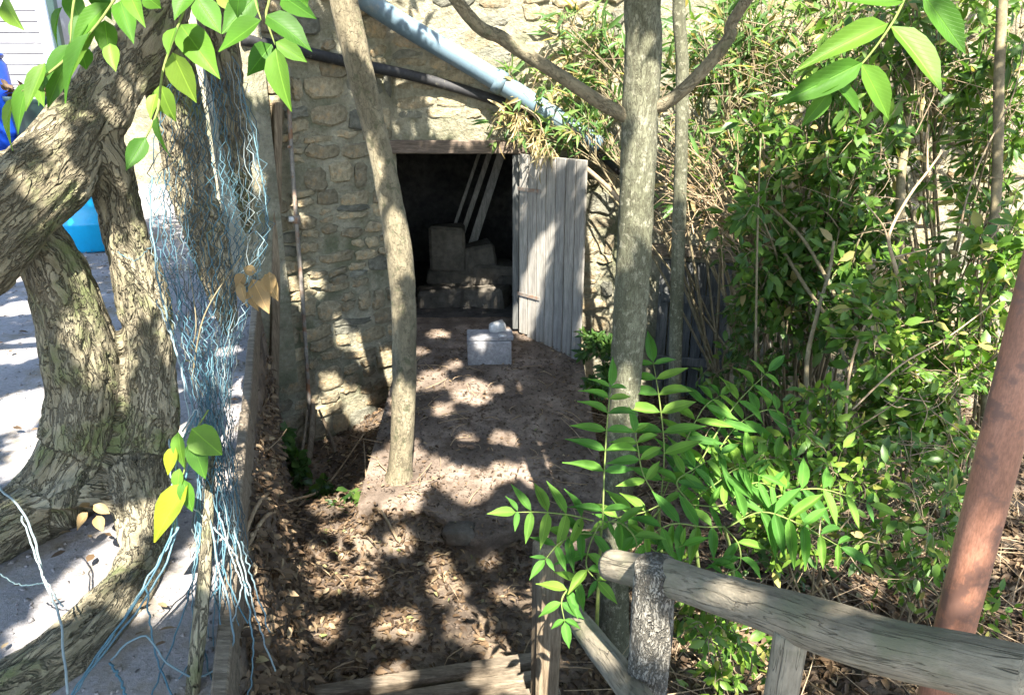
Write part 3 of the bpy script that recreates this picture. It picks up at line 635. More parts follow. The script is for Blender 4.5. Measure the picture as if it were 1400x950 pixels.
leanT = straight_tree('leaning_tree', 'slim smooth-barked tree leaning across the doorway edge of the stone wall', [(gb2, .15), (gb2.lerp(tk(548, 620, Y2), .3), .1), (tk(548, 620, Y2), .08), (tk(553, 520, Y2), .078), (tk(552, 420, Y2), .079), (tk(543, 330, Y2), .078), (tk(522, 220, Y2), .076), (tk(498, 120, Y2), .076), (tk(472, 10, Y2), .075), (tk(452, -90, Y2), .07), (V((-1.2, 4.3, 3.9)), .055), (V((-1.3, 4.0, 5.0)), .03)], M['bark_smooth'], 30, 170, .10, 4, .004, 14)
gb3 = on_z(922, 640, -.5); gb3.z = ground_h(gb3.x, gb3.y) - .03; Y3 = gb3.y
slimT = straight_tree('slender_tree', 'slender pale pole-like tree behind the straight grey-green trunk', [(gb3, .05), (tk(922, 560, Y3), .045), (tk(925, 420, Y3), .047), (tk(930, 250, Y3), .044), (tk(933, 100, Y3), .041), (tk(935, -60, Y3), .038), (V((1.15, 4.2, 4.2)), .025), (V((1.3, 4.0, 5.2)), .012)], M['bark_grey'], 20, 100, .06, 8, .002)

# =================================================================== SINGLE LEAVES AND FRONDS
def leaf_mesh(name, mat, bend, wave, acum=.0, seg=6):
    v, f = [], []; rnd = random.Random(int(bend * 1000) + 3)
    for i in range(seg + 1):
        u = i / seg; wv = (math.sin(math.pi * min(1, u) ** .72) ** .85) * .5 if 0 < u < 1 else 0.012
        if acum and u > .7: wv *= 1 - acum * (u - .7) / .3
        z = -bend * u * u
        for k, s in enumerate((-1, -.5, 0, .5, 1)):
            y = s * wv; v.append((u, y, z + abs(s) * .10 * wv * 2 + wave * math.sin(u * 9 + s * 2) * abs(s) * .5))
    for i in range(seg):
        for k in range(4): a = i * 5 + k; f.append((a, a + 5, a + 6, a + 1))
    me = bpy.data.meshes.new(name); me.from_pydata(v, [], f); me.update(); me.polygons.foreach_set('use_smooth', [True] * len(f)); me.materials.append(mat); return me
LBIG = [leaf_mesh('leaf', M['leaf_big'], b, wv, .45) for b, wv in ((.10, .02), (.2, .03), (.02, .025), (.3, .02))]
LFR = [leaf_mesh('leaflet', M['leaf_frond'], b, wv, ac) for b, wv, ac in ((.12, .02, .5), (.24, .03, .6), (.05, .015, .4), (.34, .03, .5), (.18, .045, .7), (-.05, .03, .3))]
LYE = [leaf_mesh('leaf', M['leaf_yellow'], .15, .03, .2)]
LDE = [leaf_mesh('leaf', M['leaf_dead1'], b, .06, .3) for b in (.35, -.3, .1)]
def single_leaf(parent, name, meshes, a, b, wpx, d, tilt=.5, dd=0.0):
    """leaf from pixel a (stalk) to pixel b (tip) at distance d; tip dd nearer/farther"""
    p, q = at(*a, d), at(*b, d + dd); x = q - p; L = x.length; n = (-FW + V((random.uniform(-tilt, tilt), random.uniform(-tilt * .4, tilt * .4), random.uniform(-.2, tilt + .2)))).normalized()
    return inst(name, random.choice(meshes), basis(p, x, n, L, wpx * d / FPX * 1.08, L), parent)
# hanging spray of broad leaves from the old tree (its twigs come in from above)
spray = thing('hanging_leaf_spray', 'spray of broad bright green leaves hanging in front of the old tree limb', 'foliage', at(250, -30, 1.5))
LV = [(236, 72, 268, 141, 37), (219, 116, 235, 167, 31), (216, 160, 221, 216, 26), (199, 188, 172, 233, 24), (247, 35, 297, 102, 40), (269, -2, 302, 46, 34), (357, 28, 298, 70, 40), (350, -4, 303, 46, 35), (364, 22, 423, 54, 36), (377, 58, 420, 84, 24), (371, 61, 338, 104, 30), (377, 66, 389, 150, 34), (385, -6, 432, 26, 28),
      (143, 28, 150, 83, 27), (164, 2, 181, 55, 27), (150, 4, 88, 62, 24), (131, 36, 78, 106, 24), (124, 44, 72, 133, 22), (100, 60, 52, 120, 24), (92, 82, 60, 150, 22), (62, 86, 34, 152, 22), (40, 112, 12, 178, 20), (22, 132, -6, 198, 22), (4, 0, 27, 40, 26), (118, 20, 96, 62, 26), (110, 62, 118, 96, 24), (196, -8, 220, 12, 24), (95, -10, 112, 40, 26), (128, -12, 150, 22, 26), (175, -14, 190, 26, 24), (330, -16, 318, 24, 28), (214, 128, 202, 160, 16), (240, 38, 226, 72, 20), (85, 10, 62, 60, 22), (70, 95, 42, 132, 16), (150, 60, 158, 98, 20), (262, -14, 236, 20, 26), (300, -12, 330, 16, 28), (404, -18, 420, 6, 22), (52, 118, 60, 146, 14)]
for i, (ax, ay, bx, by, wp) in enumerate(LV):
    single_leaf(spray, 'leaf', LBIG, (ax, ay), (bx, by), wp, 1.5 + .12 * math.sin(i * 2.1) + (.12 if ax < 170 else 0), .55, random.uniform(-.05, .05))
for pl in ([(262, -60), (256, 0), (240, 45), (222, 100), (216, 150), (199, 190)], [(372, -50), (368, 0), (364, 24), (376, 62)], [(190, -50), (160, -5), (128, 40), (80, 90), (30, 125)], [(345, -50), (349, 0), (357, 28)], [(110, -40), (100, 10), (96, 60)]):
    MB().tube([at(x, y, 1.52) for x, y in pl], [.0026] * (len(pl) - 1) + [.0012], 6, 16).build('twig', M['petiole'], spray)
# frond across the upper right
fr_t = thing('overhanging_frond', 'large bright green compound leaf hanging in front of the overgrown wall top', 'foliage', at(1245, -30, 1.25))
MB().tube([at(1255, -50, 1.25), at(1236, 0, 1.25), at(1216, 38, 1.25), at(1178, 88, 1.25), at(1134, 125, 1.25)], [.0026, .0023, .002, .0016, .001], 7, 20).build('stalk', M['petiole'], fr_t)
for ax, ay, bx, by, wp in [(1214, 32, 1098, 82, 32), (1219, 37, 1297, 122, 42), (1262, -8, 1322, 75, 36), (1236, 2, 1146, -4, 22), (1178, 86, 1058, 146, 34), (1178, 88, 1221, 163, 34), (1144, 116, 1183, 153, 18), (1136, 124, 1095, 174, 22), (1150, 108, 1105, 130, 18), (1340, -16, 1372, 8, 20), (1250, -30, 1180, -22, 24)]:
    single_leaf(fr_t, 'leaflet', LBIG[:3], (ax, ay), (bx, by), wp, 1.25, .35, random.uniform(-.04, .04))
# seedlings with long pinnate leaves
def pinnate(parent, pts, d0, d1, pairs, lpx, wpx, t0=.22, flat=.5):
    n = len(pts); P = [at(x, y, d0 + (d1 - d0) * i / (n - 1)) for i, (x, y) in enumerate(pts)]
    S = spline([tuple(p) for p in P], 40)
    fro = MB().tube(P, [.003] * (n - 1) + [.001], 6, 18).build('frond', M['petiole'], parent)
    side_n = (-FW * (1 - flat) + V((0, 0, 1)) * flat + V((random.uniform(-.25, .25), 0, 0))).normalized()
    for k in range(pairs):
        u = t0 + (1 - t0) * k / (pairs - 1) if pairs > 1 else 1; i = min(38, int(u * 39)); p = V(S[i]); tn = (V(S[i + 1]) - p).normalized(); sd = tn.cross(side_n).normalized()
        d = (p - CAM).dot(FW); sc = 1.0 - .45 * max(0, (u - .6) / .4) ** 1.5 - .25 * max(0, (.4 - u) / .4)
        for s in (-1, 1):
            ax = (sd * s + tn * random.uniform(.25, .55) + V((0, 0, -.18))).normalized(); nn = (side_n + sd * s * .25 + V((random.uniform(-.2, .2), random.uniform(-.2, .2), 0))).normalized(); L = 1.3 * lpx * d / FPX * sc * random.uniform(.88, 1.1)
            if random.random() < .04: continue
            inst('leaflet', random.choice(LFR), basis(p + V((0, 0, .001)) * k, ax, nn, L, wpx * d / FPX * sc * .9, L * random.uniform(.4, 1.7)), fro)
    p = V(S[-1]); tn = (p - V(S[-3])).normalized(); d = (p - CAM).dot(FW); L = lpx * d / FPX * 1.0
    inst('leaflet', LFR[0], basis(p, tn, side_n, L, wpx * d / FPX * .85, L), fro)
sap = [('pinnate_seedling', 'seedling with pinnate leaves spreading over the squared wooden post', on_z(815, 900, -.35),
        [(815, 880), (818, 800), (822, 720)], 3.2, 2.75, [([(824, 720), (826, 650), (830, 580), (835, 528)], 2.7, 2.75, 8, 42, 15, .12), ([(812, 712), (780, 704), (740, 700), (705, 700)], 2.72, 2.62, 5, 40, 17, .2), ([(820, 715), (806, 745), (802, 775), (818, 795)], 2.7, 2.6, 4, 38, 17, .2), ([(800, 790), (782, 800), (768, 820), (772, 850)], 2.7, 2.6, 4, 34, 16, .2), ([(830, 712), (850, 716), (868, 735), (872, 760)], 2.65, 2.6, 3, 34, 15, .3), ([(818, 730), (790, 730), (765, 742), (745, 765)], 2.7, 2.6, 4, 34, 14, .3)]),
       ('pinnate_seedling', 'tallest seedling with pinnate leaves reaching up beside the slender pale trunk', on_z(905, 800, -.35),
        [(908, 800), (903, 740), (900, 690)], 3.6, 3.1, [([(902, 700), (908, 620), (902, 550), (893, 495)], 3.1, 3.2, 7, 46, 18, .2), ([(900, 690), (925, 670), (952, 640), (1000, 560), (1050, 508)], 3.0, 3.5, 8, 46, 15, .3), ([(902, 690), (880, 700), (850, 706), (830, 715)], 3.0, 2.8, 4, 36, 16, .3), ([(905, 690), (880, 650), (872, 612), (868, 590)], 3.0, 3.0, 4, 36, 15, .3), ([(902, 690), (930, 620), (960, 560), (985, 540)], 3.2, 3.4, 6, 40, 13, .3), ([(902, 695), (880, 730), (900, 755), (935, 745)], 2.85, 2.7, 5, 38, 14, .3)]),
       ('pinnate_seedling', 'seedling with pinnate leaves fanning out before the dry twigs under the dark hatch', on_z(960, 780, -.4),
        [(955, 780), (950, 720), (945, 680)], 3.6, 3.2, [([(948, 690), (985, 648), (1040, 628), (1110, 632)], 3.2, 3.3, 8, 42, 16, .25), ([(945, 685), (980, 660), (1010, 640), (1040, 650)], 3.1, 3.0, 9, 36, 11, .15), ([(945, 680), (960, 650), (985, 610), (1020, 590)], 3.25, 3.5, 8, 36, 12, .2), ([(945, 690), (925, 660), (950, 640), (985, 620)], 3.0, 3.1, 6, 34, 13, .2), ([(945, 685), (1000, 590), (1050, 560), (1085, 575)], 3.3, 3.6, 7, 40, 14, .35), ([(945, 690), (990, 690), (1030, 660), (1075, 672)], 3.0, 3.0, 7, 36, 12, .2)]),
       ('pinnate_seedling', 'yellowish green seedling with sunlit pinnate leaves above the log top rail', on_z(1010, 830, -.4),
        [(1005, 830), (1000, 760), (990, 720)], 3.3, 2.9, [([(992, 722), (1040, 700), (1090, 715), (1150, 748)], 2.9, 2.75, 7, 48, 17, .2), ([(1000, 715), (1060, 680), (1120, 668), (1190, 690)], 3.0, 3.0, 6, 44, 17, .25), ([(988, 720), (960, 720), (920, 716), (880, 735)], 2.85, 2.7, 5, 44, 17, .2), ([(990, 720), (1010, 745), (1010, 775), (985, 785)], 2.9, 2.8, 4, 36, 14, .3)])]
for nm, lb, base, stem, d0, d1, frs in sap:
    t = thing(nm, lb, 'seedling', base, 'pinnate seedlings around the trunk')
    n = len(stem); MB().tube([base] + [at(x, y, d0 + (d1 - d0) * i / (n - 1)) for i, (x, y) in enumerate(stem)], [.012, .010, .008, .006], 8, 18).build('stem', M['petiole'], t)
    for pts, a, b, pr, lp, wp, t0 in frs: pinnate(t, pts, a, b, pr, lp, wp, t0)

# =================================================================== SHRUBS AND CREEPERS
DENS = 2.8
def shrub(name, label, base, clumps, lmat, leaf=(.10, .03), kind='lance', cat='shrub', group=None, stem_r=.012, smat='stem', down=.3, spread=1.0, sub=5):
    """base point; clumps = (px, py, depth, radius px, leaf count): a stem runs to each clump, side twigs fan out in it and carry the leaves"""
    bj = .26 if len(clumps) > 8 else .06; t = thing(name, label, cat, base, group); mb = MB(); P, A, NN, L, W, Tn = [], [], [], [], [], []
    for ci, (px, py, d, rpx, cnt) in enumerate(clumps):
        c = at(px, py, d); R = rpx * d / FPX; mid = base.lerp(c, random.uniform(.4, .65)) + V((random.uniform(-.2, .2), random.uniform(-.12, .12), (c - base).length * .12))
        st = spline([tuple(base + V((random.uniform(-bj, bj), random.uniform(-bj, bj) * .6, 0))), tuple(mid), tuple(c)], 14)
        mb.tube(st, np.linspace(stem_r, stem_r * .45, 14), 6, None, .1, ci)
        for s in range(sub):
            o = V(st[random.randint(9, 13)]); dv = V(rand_dir(1)[0]); dv.y *= .8; e = c + dv * R * random.uniform(.55, 1.0) * spread
            tw = spline([tuple(o), tuple(o.lerp(e, .5) + V((0, 0, .06))), tuple(e)], 9); mb.tube(tw, np.linspace(stem_r * .4, .0015, 9), 4, None, 0, ci)
            m = int(cnt * DENS) // sub
            for q in range(m):
                u = random.uniform(.25, 1.0); i = min(7, int(u * 8)); p = V(tw[i]).lerp(V(tw[i + 1]), random.random()); tn = (V(tw[i + 1]) - V(tw[i])).normalized()
                off = V(rand_dir(1)[0]); p = p + off * R * (.10 if kind == 'lance' else .16) * random.random()
                a = (tn * random.uniform(.1, .9) + off * random.uniform(.5, 1.1) + V((0, 0, -down * random.random()))).normalized()
                nn = V((0, -.45, .75)) + V(rand_dir(1)[0]) * .75
                P.append(p); A.append(a); NN.append(nn); k = random.uniform(.4, 1.35); L.append(leaf[0] * k); W.append(leaf[1] * k * random.uniform(.8, 1.2)); Tn.append(min(1, max(0, random.gauss(.5, .3))))
    mb.build('stems', M[smat], t)
    VV, F, TT = leaf_cloud(P, A, NN, L, W, Tn)
    tag(mesh_obj('foliage', VV, F, M[lmat], t, True, None, TT), kind='stuff')
    return t
def gz(x, y): return V((x, y, ground_h(x, y) - .02))
def fill(regions, n, d, r, cnt, seed):
    """n clump centres spread over pixel rectangles (x0,y0,x1,y1) at distances d=(near,far)"""
    rnd = random.Random(seed); out = []; ar = [(x1 - x0) * (y1 - y0) for x0, y0, x1, y1 in regions]
    for (x0, y0, x1, y1), a in zip(regions, ar):
        m = max(1, round(n * a / sum(ar))); k = max(1, round(math.sqrt(m * (x1 - x0) / (y1 - y0)))); q = max(1, round(m / k))
        for i in range(k):
            for jn in range(q): out.append((x0 + (x1 - x0) * (i + rnd.random()) / k, y0 + (y1 - y0) * (jn + rnd.random()) / q, rnd.uniform(*d), rnd.uniform(*r), cnt))
    return out
shrub('willow_leaved_shrub', 'willow-leaved shrub trailing over the drain pipe and the door head', gz(2.1, 6.0),
      fill([(695, 95, 770, 185), (730, 20, 860, 100)], 11, (6.0, 6.45), (32, 54), 50, 1) + [(775, 170, 6.2, 34, 40), (800, 190, 6.3, 26, 26), (830, 130, 6.3, 30, 26)], 'leaf_lance', (.15, .028), sub=12, spread=1.3)
shrub('willow_leaved_shrub', 'willow-leaved shrub massed behind the forked trunk top', gz(2.0, 5.7),
      fill([(905, -10, 1120, 120), (925, 120, 1060, 240)], 19, (4.9, 5.7), (44, 70), 42, 2), 'leaf_lance', (.14, .027), sub=12, spread=1.35)
shrub('hanging_dry_creeper', 'straw coloured dry creeper dangling over the doorway corner', on_wall(712, 140, WB, WC, .2), [(712, 175, 6.25, 24, 44), (735, 205, 6.2, 26, 36), (700, 160, 6.3, 20, 34), (755, 225, 6.1, 20, 24)], 'leaf_straw', (.11, .013), down=1.6, cat='creeper', stem_r=.006, smat='twig')
shrub('dry_brushwood', 'dry brown brushwood with pale stalks above the low blackened hatch', gz(2.3, 5.7), fill([(930, 225, 1030, 325)], 4, (5.2, 5.9), (40, 64), 40, 3), 'leaf_dry', (.08, .014), smat='twig', sub=30, spread=1.6, stem_r=.011, cat='brushwood')
shrub('broad_leaved_bush', 'dark green broad-leaved bush growing below the hanging compound leaf', gz(2.3, 5.3),
      fill([(1030, 170, 1230, 400), (1080, 400, 1190, 500)], 27, (4.5, 5.1), (44, 62), 50, 4), 'leaf_mid', (.10, .044), kind='broad', sub=10, spread=1.2)
shrub('mossy_creeper', 'low dark creeper clothing the mossy wall beside the blackened hatch', gz(1.9, 5.7), fill([(990, 310, 1130, 540)], 14, (5.0, 5.6), (36, 54), 34, 5), 'leaf_dark', (.08, .036), kind='broad', cat='creeper', sub=10, stem_r=.006, spread=1.2)
shrub('glossy_vine', 'glossy round-leaved vine climbing beside the steel pole', gz(2.9, 4.4),
      fill([(1170, 350, 1290, 520), (1290, 330, 1400, 600), (1180, 520, 1320, 610)], 26, (3.6, 4.3), (40, 60), 46, 6), 'leaf_bright', (.075, .042), kind='broad', cat='vine', sub=10, spread=1.25)
shrub('climbing_vine', 'leafy climber hanging down the upper wall behind the compound leaf', gz(3.3, 5.2),
      fill([(1110, -20, 1270, 180), (1320, -20, 1410, 340), (1270, -20, 1330, 70)], 24, (4.5, 5.2), (40, 64), 36, 7), 'leaf_mid', (.12, .038), cat='vine', sub=10, spread=1.3, down=.8)
shrub('undergrowth_bush', 'light green undergrowth bush leaning over the litter below the glossy vine', gz(2.3, 4.2), fill([(1120, 500, 1260, 620), (1260, 590, 1330, 660)], 9, (3.7, 4.2), (34, 50), 50, 8), 'leaf_bright', (.07, .032), kind='broad', cat='bush', sub=9, spread=1.3, stem_r=.007)
shrub('undergrowth_bush', 'yellow-green undergrowth bush spreading just above the log top rail', gz(1.6, 3.3), fill([(1010, 610, 1180, 780)], 11, (3.2, 3.7), (30, 46), 30, 9), 'leaf_bright', (.07, .028), kind='broad', cat='bush', sub=9, spread=1.4, stem_r=.006)
shrub('undergrowth_bush', 'loose dark undergrowth bush filling the ground between rail and steel pole', gz(2.2, 3.2), fill([(1170, 620, 1330, 830)], 13, (2.9, 3.6), (30, 46), 18, 10), 'leaf_mid', (.065, .03), kind='broad', cat='bush', sub=9, spread=1.5, stem_r=.006)
shrub('undergrowth_bush', 'sparse undergrowth bush showing under the log top rail between its posts', gz(1.0, 2.7), fill([(930, 800, 1060, 950)], 6, (2.5, 3.0), (24, 40), 22, 11), 'leaf_bright', (.05, .024), kind='broad', cat='bush', sub=8, spread=1.4, stem_r=.005)
shrub('low_ivy', 'low ivy patch on the dark ground at the foot of the iron pipe', gz(-1.75, 5.3), [(375, 610, 6.1, 26, 70), (405, 640, 6.0, 30, 80), (440, 690, 5.6, 26, 40), (470, 720, 5.2, 22, 30), (520, 700, 5.1, 20, 24)], 'leaf_dark', (.085, .06), kind='broad', cat='ivy', stem_r=.004, sub=4)
shrub('shade_shrub', 'small dark shrub squeezed between the open plank door and the straight trunk', gz(.95, 5.9), [(815, 480, 6.3, 30, 150), (835, 520, 6.1, 28, 110), (810, 530, 6.1, 20, 60)], 'leaf_dark', (.08, .03), sub=6)
for i, (px, py, lab, cnt) in enumerate([(1060, 560, 'small leafy weed among dry twigs below the mossy creeper', 90), (1150, 640, 'tuft of dark weeds in the litter beneath the glossy vine', 110), (930, 860, 'small yellowish weed growing under the log top rail', 120), (1010, 930, 'pale green weed in the litter by the shorter railing post', 100), (1330, 640, 'leafy weed standing right behind the steel pole', 110), (1360, 880, 'bright weed below the rail end past the steel pole', 60), (1090, 790, 'dark green weed in the litter just above the log top rail', 80), (1190, 560, 'leggy weed under the dead pale branch', 100)]):
    g = on_ground(px, py); d = (g - CAM).dot(FW)
    shrub('weed', lab, g, [(px + random.randint(-14, 14), py - 40, d * .97, 42, cnt // 4), (px + random.randint(-34, 34), py - 16, d * .97, 44, cnt // 4)], ['leaf_mid', 'leaf_dark', 'leaf_bright', 'leaf_bright', 'leaf_mid', 'leaf_bright', 'leaf_dark', 'leaf_mid'][i], (.075, .034), kind='broad', cat='weed', stem_r=.003, sub=6, spread=1.5)
def stalks(name, label, cat, centre, n, rad, length, mat, seed, dirs=None, r=.004):
    rnd = random.Random(seed); mb = MB()
    for i in range(n):
        px, py, d = rnd.choice(centre); o = at(px + rnd.gauss(0, rad), py + rnd.gauss(0, rad), d + rnd.gauss(0, .15)); dv = V((rnd.gauss(0, 1), rnd.gauss(0, .5), rnd.gauss(.1, .8))) if dirs is None else V(dirs) + V((rnd.gauss(0, .3), rnd.gauss(0, .3), rnd.gauss(0, .3)))
        l = length * rnd.uniform(.4, 1.2); e = o + dv.normalized() * l; m = o.lerp(e, .5) + V((rnd.gauss(0, .05), rnd.gauss(0, .05), .06 * l))
        rr = r * rnd.uniform(.5, 1.4); mb.tube([o, m, e], [rr, rr * .8, rr * .3], 4, 7, 0, i, .5, False)
        for q in range(rnd.randint(0, 2)):
            b = o.lerp(e, rnd.uniform(.4, .8)); mb.tube([b, b + V((rnd.gauss(0, .1), rnd.gauss(0, .06), rnd.uniform(-.12, .12)))], [rr * .5, rr * .2], 3, 4, 0, i, .5, False)
    return tag(mb.build(name, M[mat]), label, cat, kind='stuff')
stalks('dry_stalk_tangle', 'tangle of pale dry stalks fanning out between the straight trunk and the broad-leaved bush', 'dry stalks', [(980, 270, 5.2), (950, 240, 5.3), (1000, 310, 5.0)], 90, 26, .5, 'twig', 5, (-.5, 0, .55))
stalks('dead_vine_tangle', 'thin dead vine stems threaded through the climbing plants on the wall', 'dead vines', [(1100, 100, 5.0), (1050, 60, 5.2), (1300, 120, 4.8), (1200, 280, 4.5), (1290, 300, 4.4), (1380, 120, 4.6), (1010, 100, 5.3), (780, 120, 6.0), (820, 60, 6.0)], 210, 50, .42, 'twig', 6, None, .003)
stalks('dry_grass_clump', 'straw coloured dry stems in the litter below the glossy vine', 'dry grass', [(1200, 640, 3.7), (1120, 720, 3.4), (1270, 680, 3.4), (1340, 600, 3.6), (1060, 650, 3.7), (1290, 520, 3.8)], 170, 40, .3, 'twig', 7, None, .0028)
# vine stems and bare branches standing in the thicket
def branch(name, label, pts, r0, r1, mat='twig', forks=(), cat='branch'):
    P = [at(*p) for p in pts]; mb = MB().tube(P, np.linspace(r0, r1, len(P)), 8, 30, .12, len(label))
    for fk in forks: Q = [at(*p) for p in fk]; mb.tube(Q, np.linspace(r1 * 1.3, r1 * .5, len(Q)), 6, 12, .1, 2)
    return tag(mb.build(name, M[mat]), label, cat)
branch('vine_stem', 'thick brown vine stem hanging straight down at the thicket edge', [(1372, -30, 4.4), (1366, 100, 4.4), (1364, 220, 4.4), (1358, 330, 4.4), (1350, 480, 4.3), (1345, 640, 4.2)], .03, .026, 'stem', cat='vine')
branch('vine_stem', 'mossy upright stem behind the hanging compound leaf', [(1245, 60, 4.9), (1242, 150, 4.9), (1232, 240, 4.8), (1230, 330, 4.7), (1224, 430, 4.6), (1226, 600, 4.4)], .028, .03, 'stem', cat='vine')
branch('dead_branch', 'bleached forked dead branch standing in front of the broad-leaved bush', [(1233, 405, 4.0), (1224, 365, 4.0), (1215, 330, 4.0), (1222, 305, 4.0), (1245, 265, 4.0), (1268, 235, 4.0), (1290, 205, 4.0)], .012, .005, 'twig', [[(1215, 330, 4.0), (1205, 305, 4.0), (1180, 275, 4.0)], [(1268, 236, 4.0), (1268, 200, 4.0), (1270, 170, 4.0)], [(1222, 352, 4.0), (1250, 345, 4.0), (1280, 338, 4.0)]])
branch('bare_stem', 'bare brown stem leaning out of the pinnate fronds', [(1110, 620, 3.8), (1103, 500, 4.0), (1120, 420, 4.1), (1134, 370, 4.2), (1140, 330, 4.2)], .014, .008, 'stem')
branch('bare_stem', 'long thin pale stem arching below the glossy vine', [(1155, 620, 3.8), (1160, 520, 3.8), (1180, 450, 3.8), (1215, 405, 3.9), (1235, 395, 3.9)], .008, .005)
branch('bare_stem', 'thin straight stem rising through the glossy vine', [(1165, 560, 3.7), (1230, 500, 3.7), (1290, 465, 3.7), (1365, 410, 3.7)], .005, .003)
branch('bare_stem', 'thin upright twig before the mossy creeper', [(1033, 500, 4.6), (1034, 420, 4.6), (1036, 300, 4.6), (1040, 190, 4.6)], .009, .005, 'stem')
branch('bare_stem', 'long thin twig crossing the sunlit niche in the wall', [(1310, 330, 4.3), (1322, 270, 4.3), (1345, 210, 4.3), (1385, 130, 4.3), (1400, 60, 4.3)], .006, .003)
branch('arching_stalk', 'dark arching stalk sweeping down from the willow-leaved shrub', [(960, 220, 5.1), (1010, 290, 5.0), (1060, 330, 4.9), (1100, 390, 4.7), (1140, 450, 4.5), (1165, 520, 4.3)], .012, .012, 'stem')
branch('arching_stalk', 'second dark stalk arching under the broad-leaved bush', [(975, 200, 5.0), (1040, 270, 4.9), (1100, 330, 4.7), (1150, 420, 4.5), (1180, 470, 4.3)], .009, .012, 'stem')
branch('arching_stalk', 'sunlit slanting stalk between the plank door and straight trunk', [(795, 225, 6.0), (830, 255, 5.9), (860, 285, 5.8), (905, 320, 5.6)], .02, .016, 'twig')
for i, (pts, lab) in enumerate([([(330, 750), (365, 700), (400, 660), (420, 620)], 'long dry stick leaning on the earth bank below the terrace board'), ([(345, 740), (390, 705), (445, 670), (500, 630)], 'thin dry stick slanting over the bank toward the smooth leaning tree'), ([(545, 745), (522, 715), (505, 690), (500, 640)], 'thin crooked stick standing near the base of the smooth leaning tree'), ([(335, 765), (370, 725), (400, 705), (425, 690)], 'short dry twig low on the bank below the terrace board'), ([(1210, 620), (1270, 640), (1310, 690), (1330, 740)], 'arched grey stick lying in the litter before the steel pole'), ([(1100, 735), (1160, 745), (1240, 720), (1300, 735)], 'pale stick lying across the litter above the log top rail')]):
    P = [on_ground(*p) + V((0, 0, .03 + .06 * (j % 2) + (.15 if i in (1, 2) and j == 3 else 0))) for j, p in enumerate(pts)]
    tag(MB().tube(P, [.009, .010, .009, .005], 7, 22, .15, i).build('dry_stick', M['twig']), lab, 'stick')

# =================================================================== LITTER
def pathlike(x, y): return -1.0 < x < .6 and y > float(np.interp(x, fx, fy))
P, A, NN, L, W, TT = [], [], [], [], [], []
cnt = 0
while cnt < 30000:
    x, y = random.uniform(-2.3, 4.3), random.uniform(1.2, 6.7)
    if random.random() < .25: x, y = random.uniform(-1.6, 3.4), random.uniform(1.9, 4.2)
    onp = pathlike(x, y)
    if onp and random.random() > .4: continue
    if -.55 < x < .35 and 2.7 < y < 3.6 and random.random() > .45: continue
    if x < edge_x(y) + .02: continue
    z = (min(ramp_z(y), 0) if onp else ground_h(x, y)) + random.uniform(.004, .03)
    a = random.uniform(0, 6.28); k = random.uniform(.5, 1.3) * (.42 if onp else .66 if x < .4 else .85)
    P.append((x, y, z)); A.append((math.cos(a), math.sin(a), random.uniform(-.35, .35))); NN.append((random.gauss(0, .45), random.gauss(0, .45), 1)); L.append(.075 * k); W.append(.034 * k * random.uniform(.7, 1.3)); TT.append(random.random()); cnt += 1
for i in range(3200):          # on the bank below the terrace
    y = random.uniform(1.7, 5.6); x = edge_x(y) + random.uniform(.03, .30 - .15 * sm(3.2, 4.6, y)); a = random.uniform(0, 6.28); k = random.uniform(.5, 1.2)
    P.append((x + .012, y, ground_h(x, y) + random.uniform(.004, .02))); A.append((.3 * math.cos(a) + .2, math.sin(a), -.6 + .5 * math.cos(a))); NN.append((.8 + random.gauss(0, .3), random.gauss(0, .3), .6)); L.append(.065 * k); W.append(.03 * k); TT.append(random.random() * .97)
VV, F, tt = leaf_cloud(P, A, NN, L, W, TT, seg=2, droop=.2, fold=.5)
tag(mesh_obj('leaf_litter', VV, F, M['litter'], None, True, None, tt), 'brown fallen leaves scattered over the earth in the hollow', 'leaf litter', kind='stuff')
mb = MB()
for i in range(1500):
    if i < 1150: x, y = random.uniform(.5, 4.2), random.uniform(1.9, 6.0)
    else: x, y = random.uniform(-1.9, .4), random.uniform(2.6, 6.0) if i < 1290 else 99
    if y > 9 or x < edge_x(y) + .05: continue
    l = random.uniform(.12, .55) * (1 if x > .5 else .5); a = random.uniform(0, 6.28); p = V((x, y, max(ground_h(x, y), min(ramp_z(y), 0) if pathlike(x, y) else -9) + random.uniform(.004, .05)))
    q = p + V((math.cos(a) * l, math.sin(a) * l, random.uniform(-.02, .14) if x > .5 else .01)); r = random.uniform(.0015, .0042)
    mb.tube([p, p.lerp(q, .5) + V((random.uniform(-.03, .03), random.uniform(-.03, .03), .01)), q], [r, r * .9, r * .5], 4, 5, 0, 0, random.random(), False)
tag(mb.build('twig_litter', M['twig']), 'thin dry twigs strewn through the fallen leaves', 'twigs', kind='stuff')
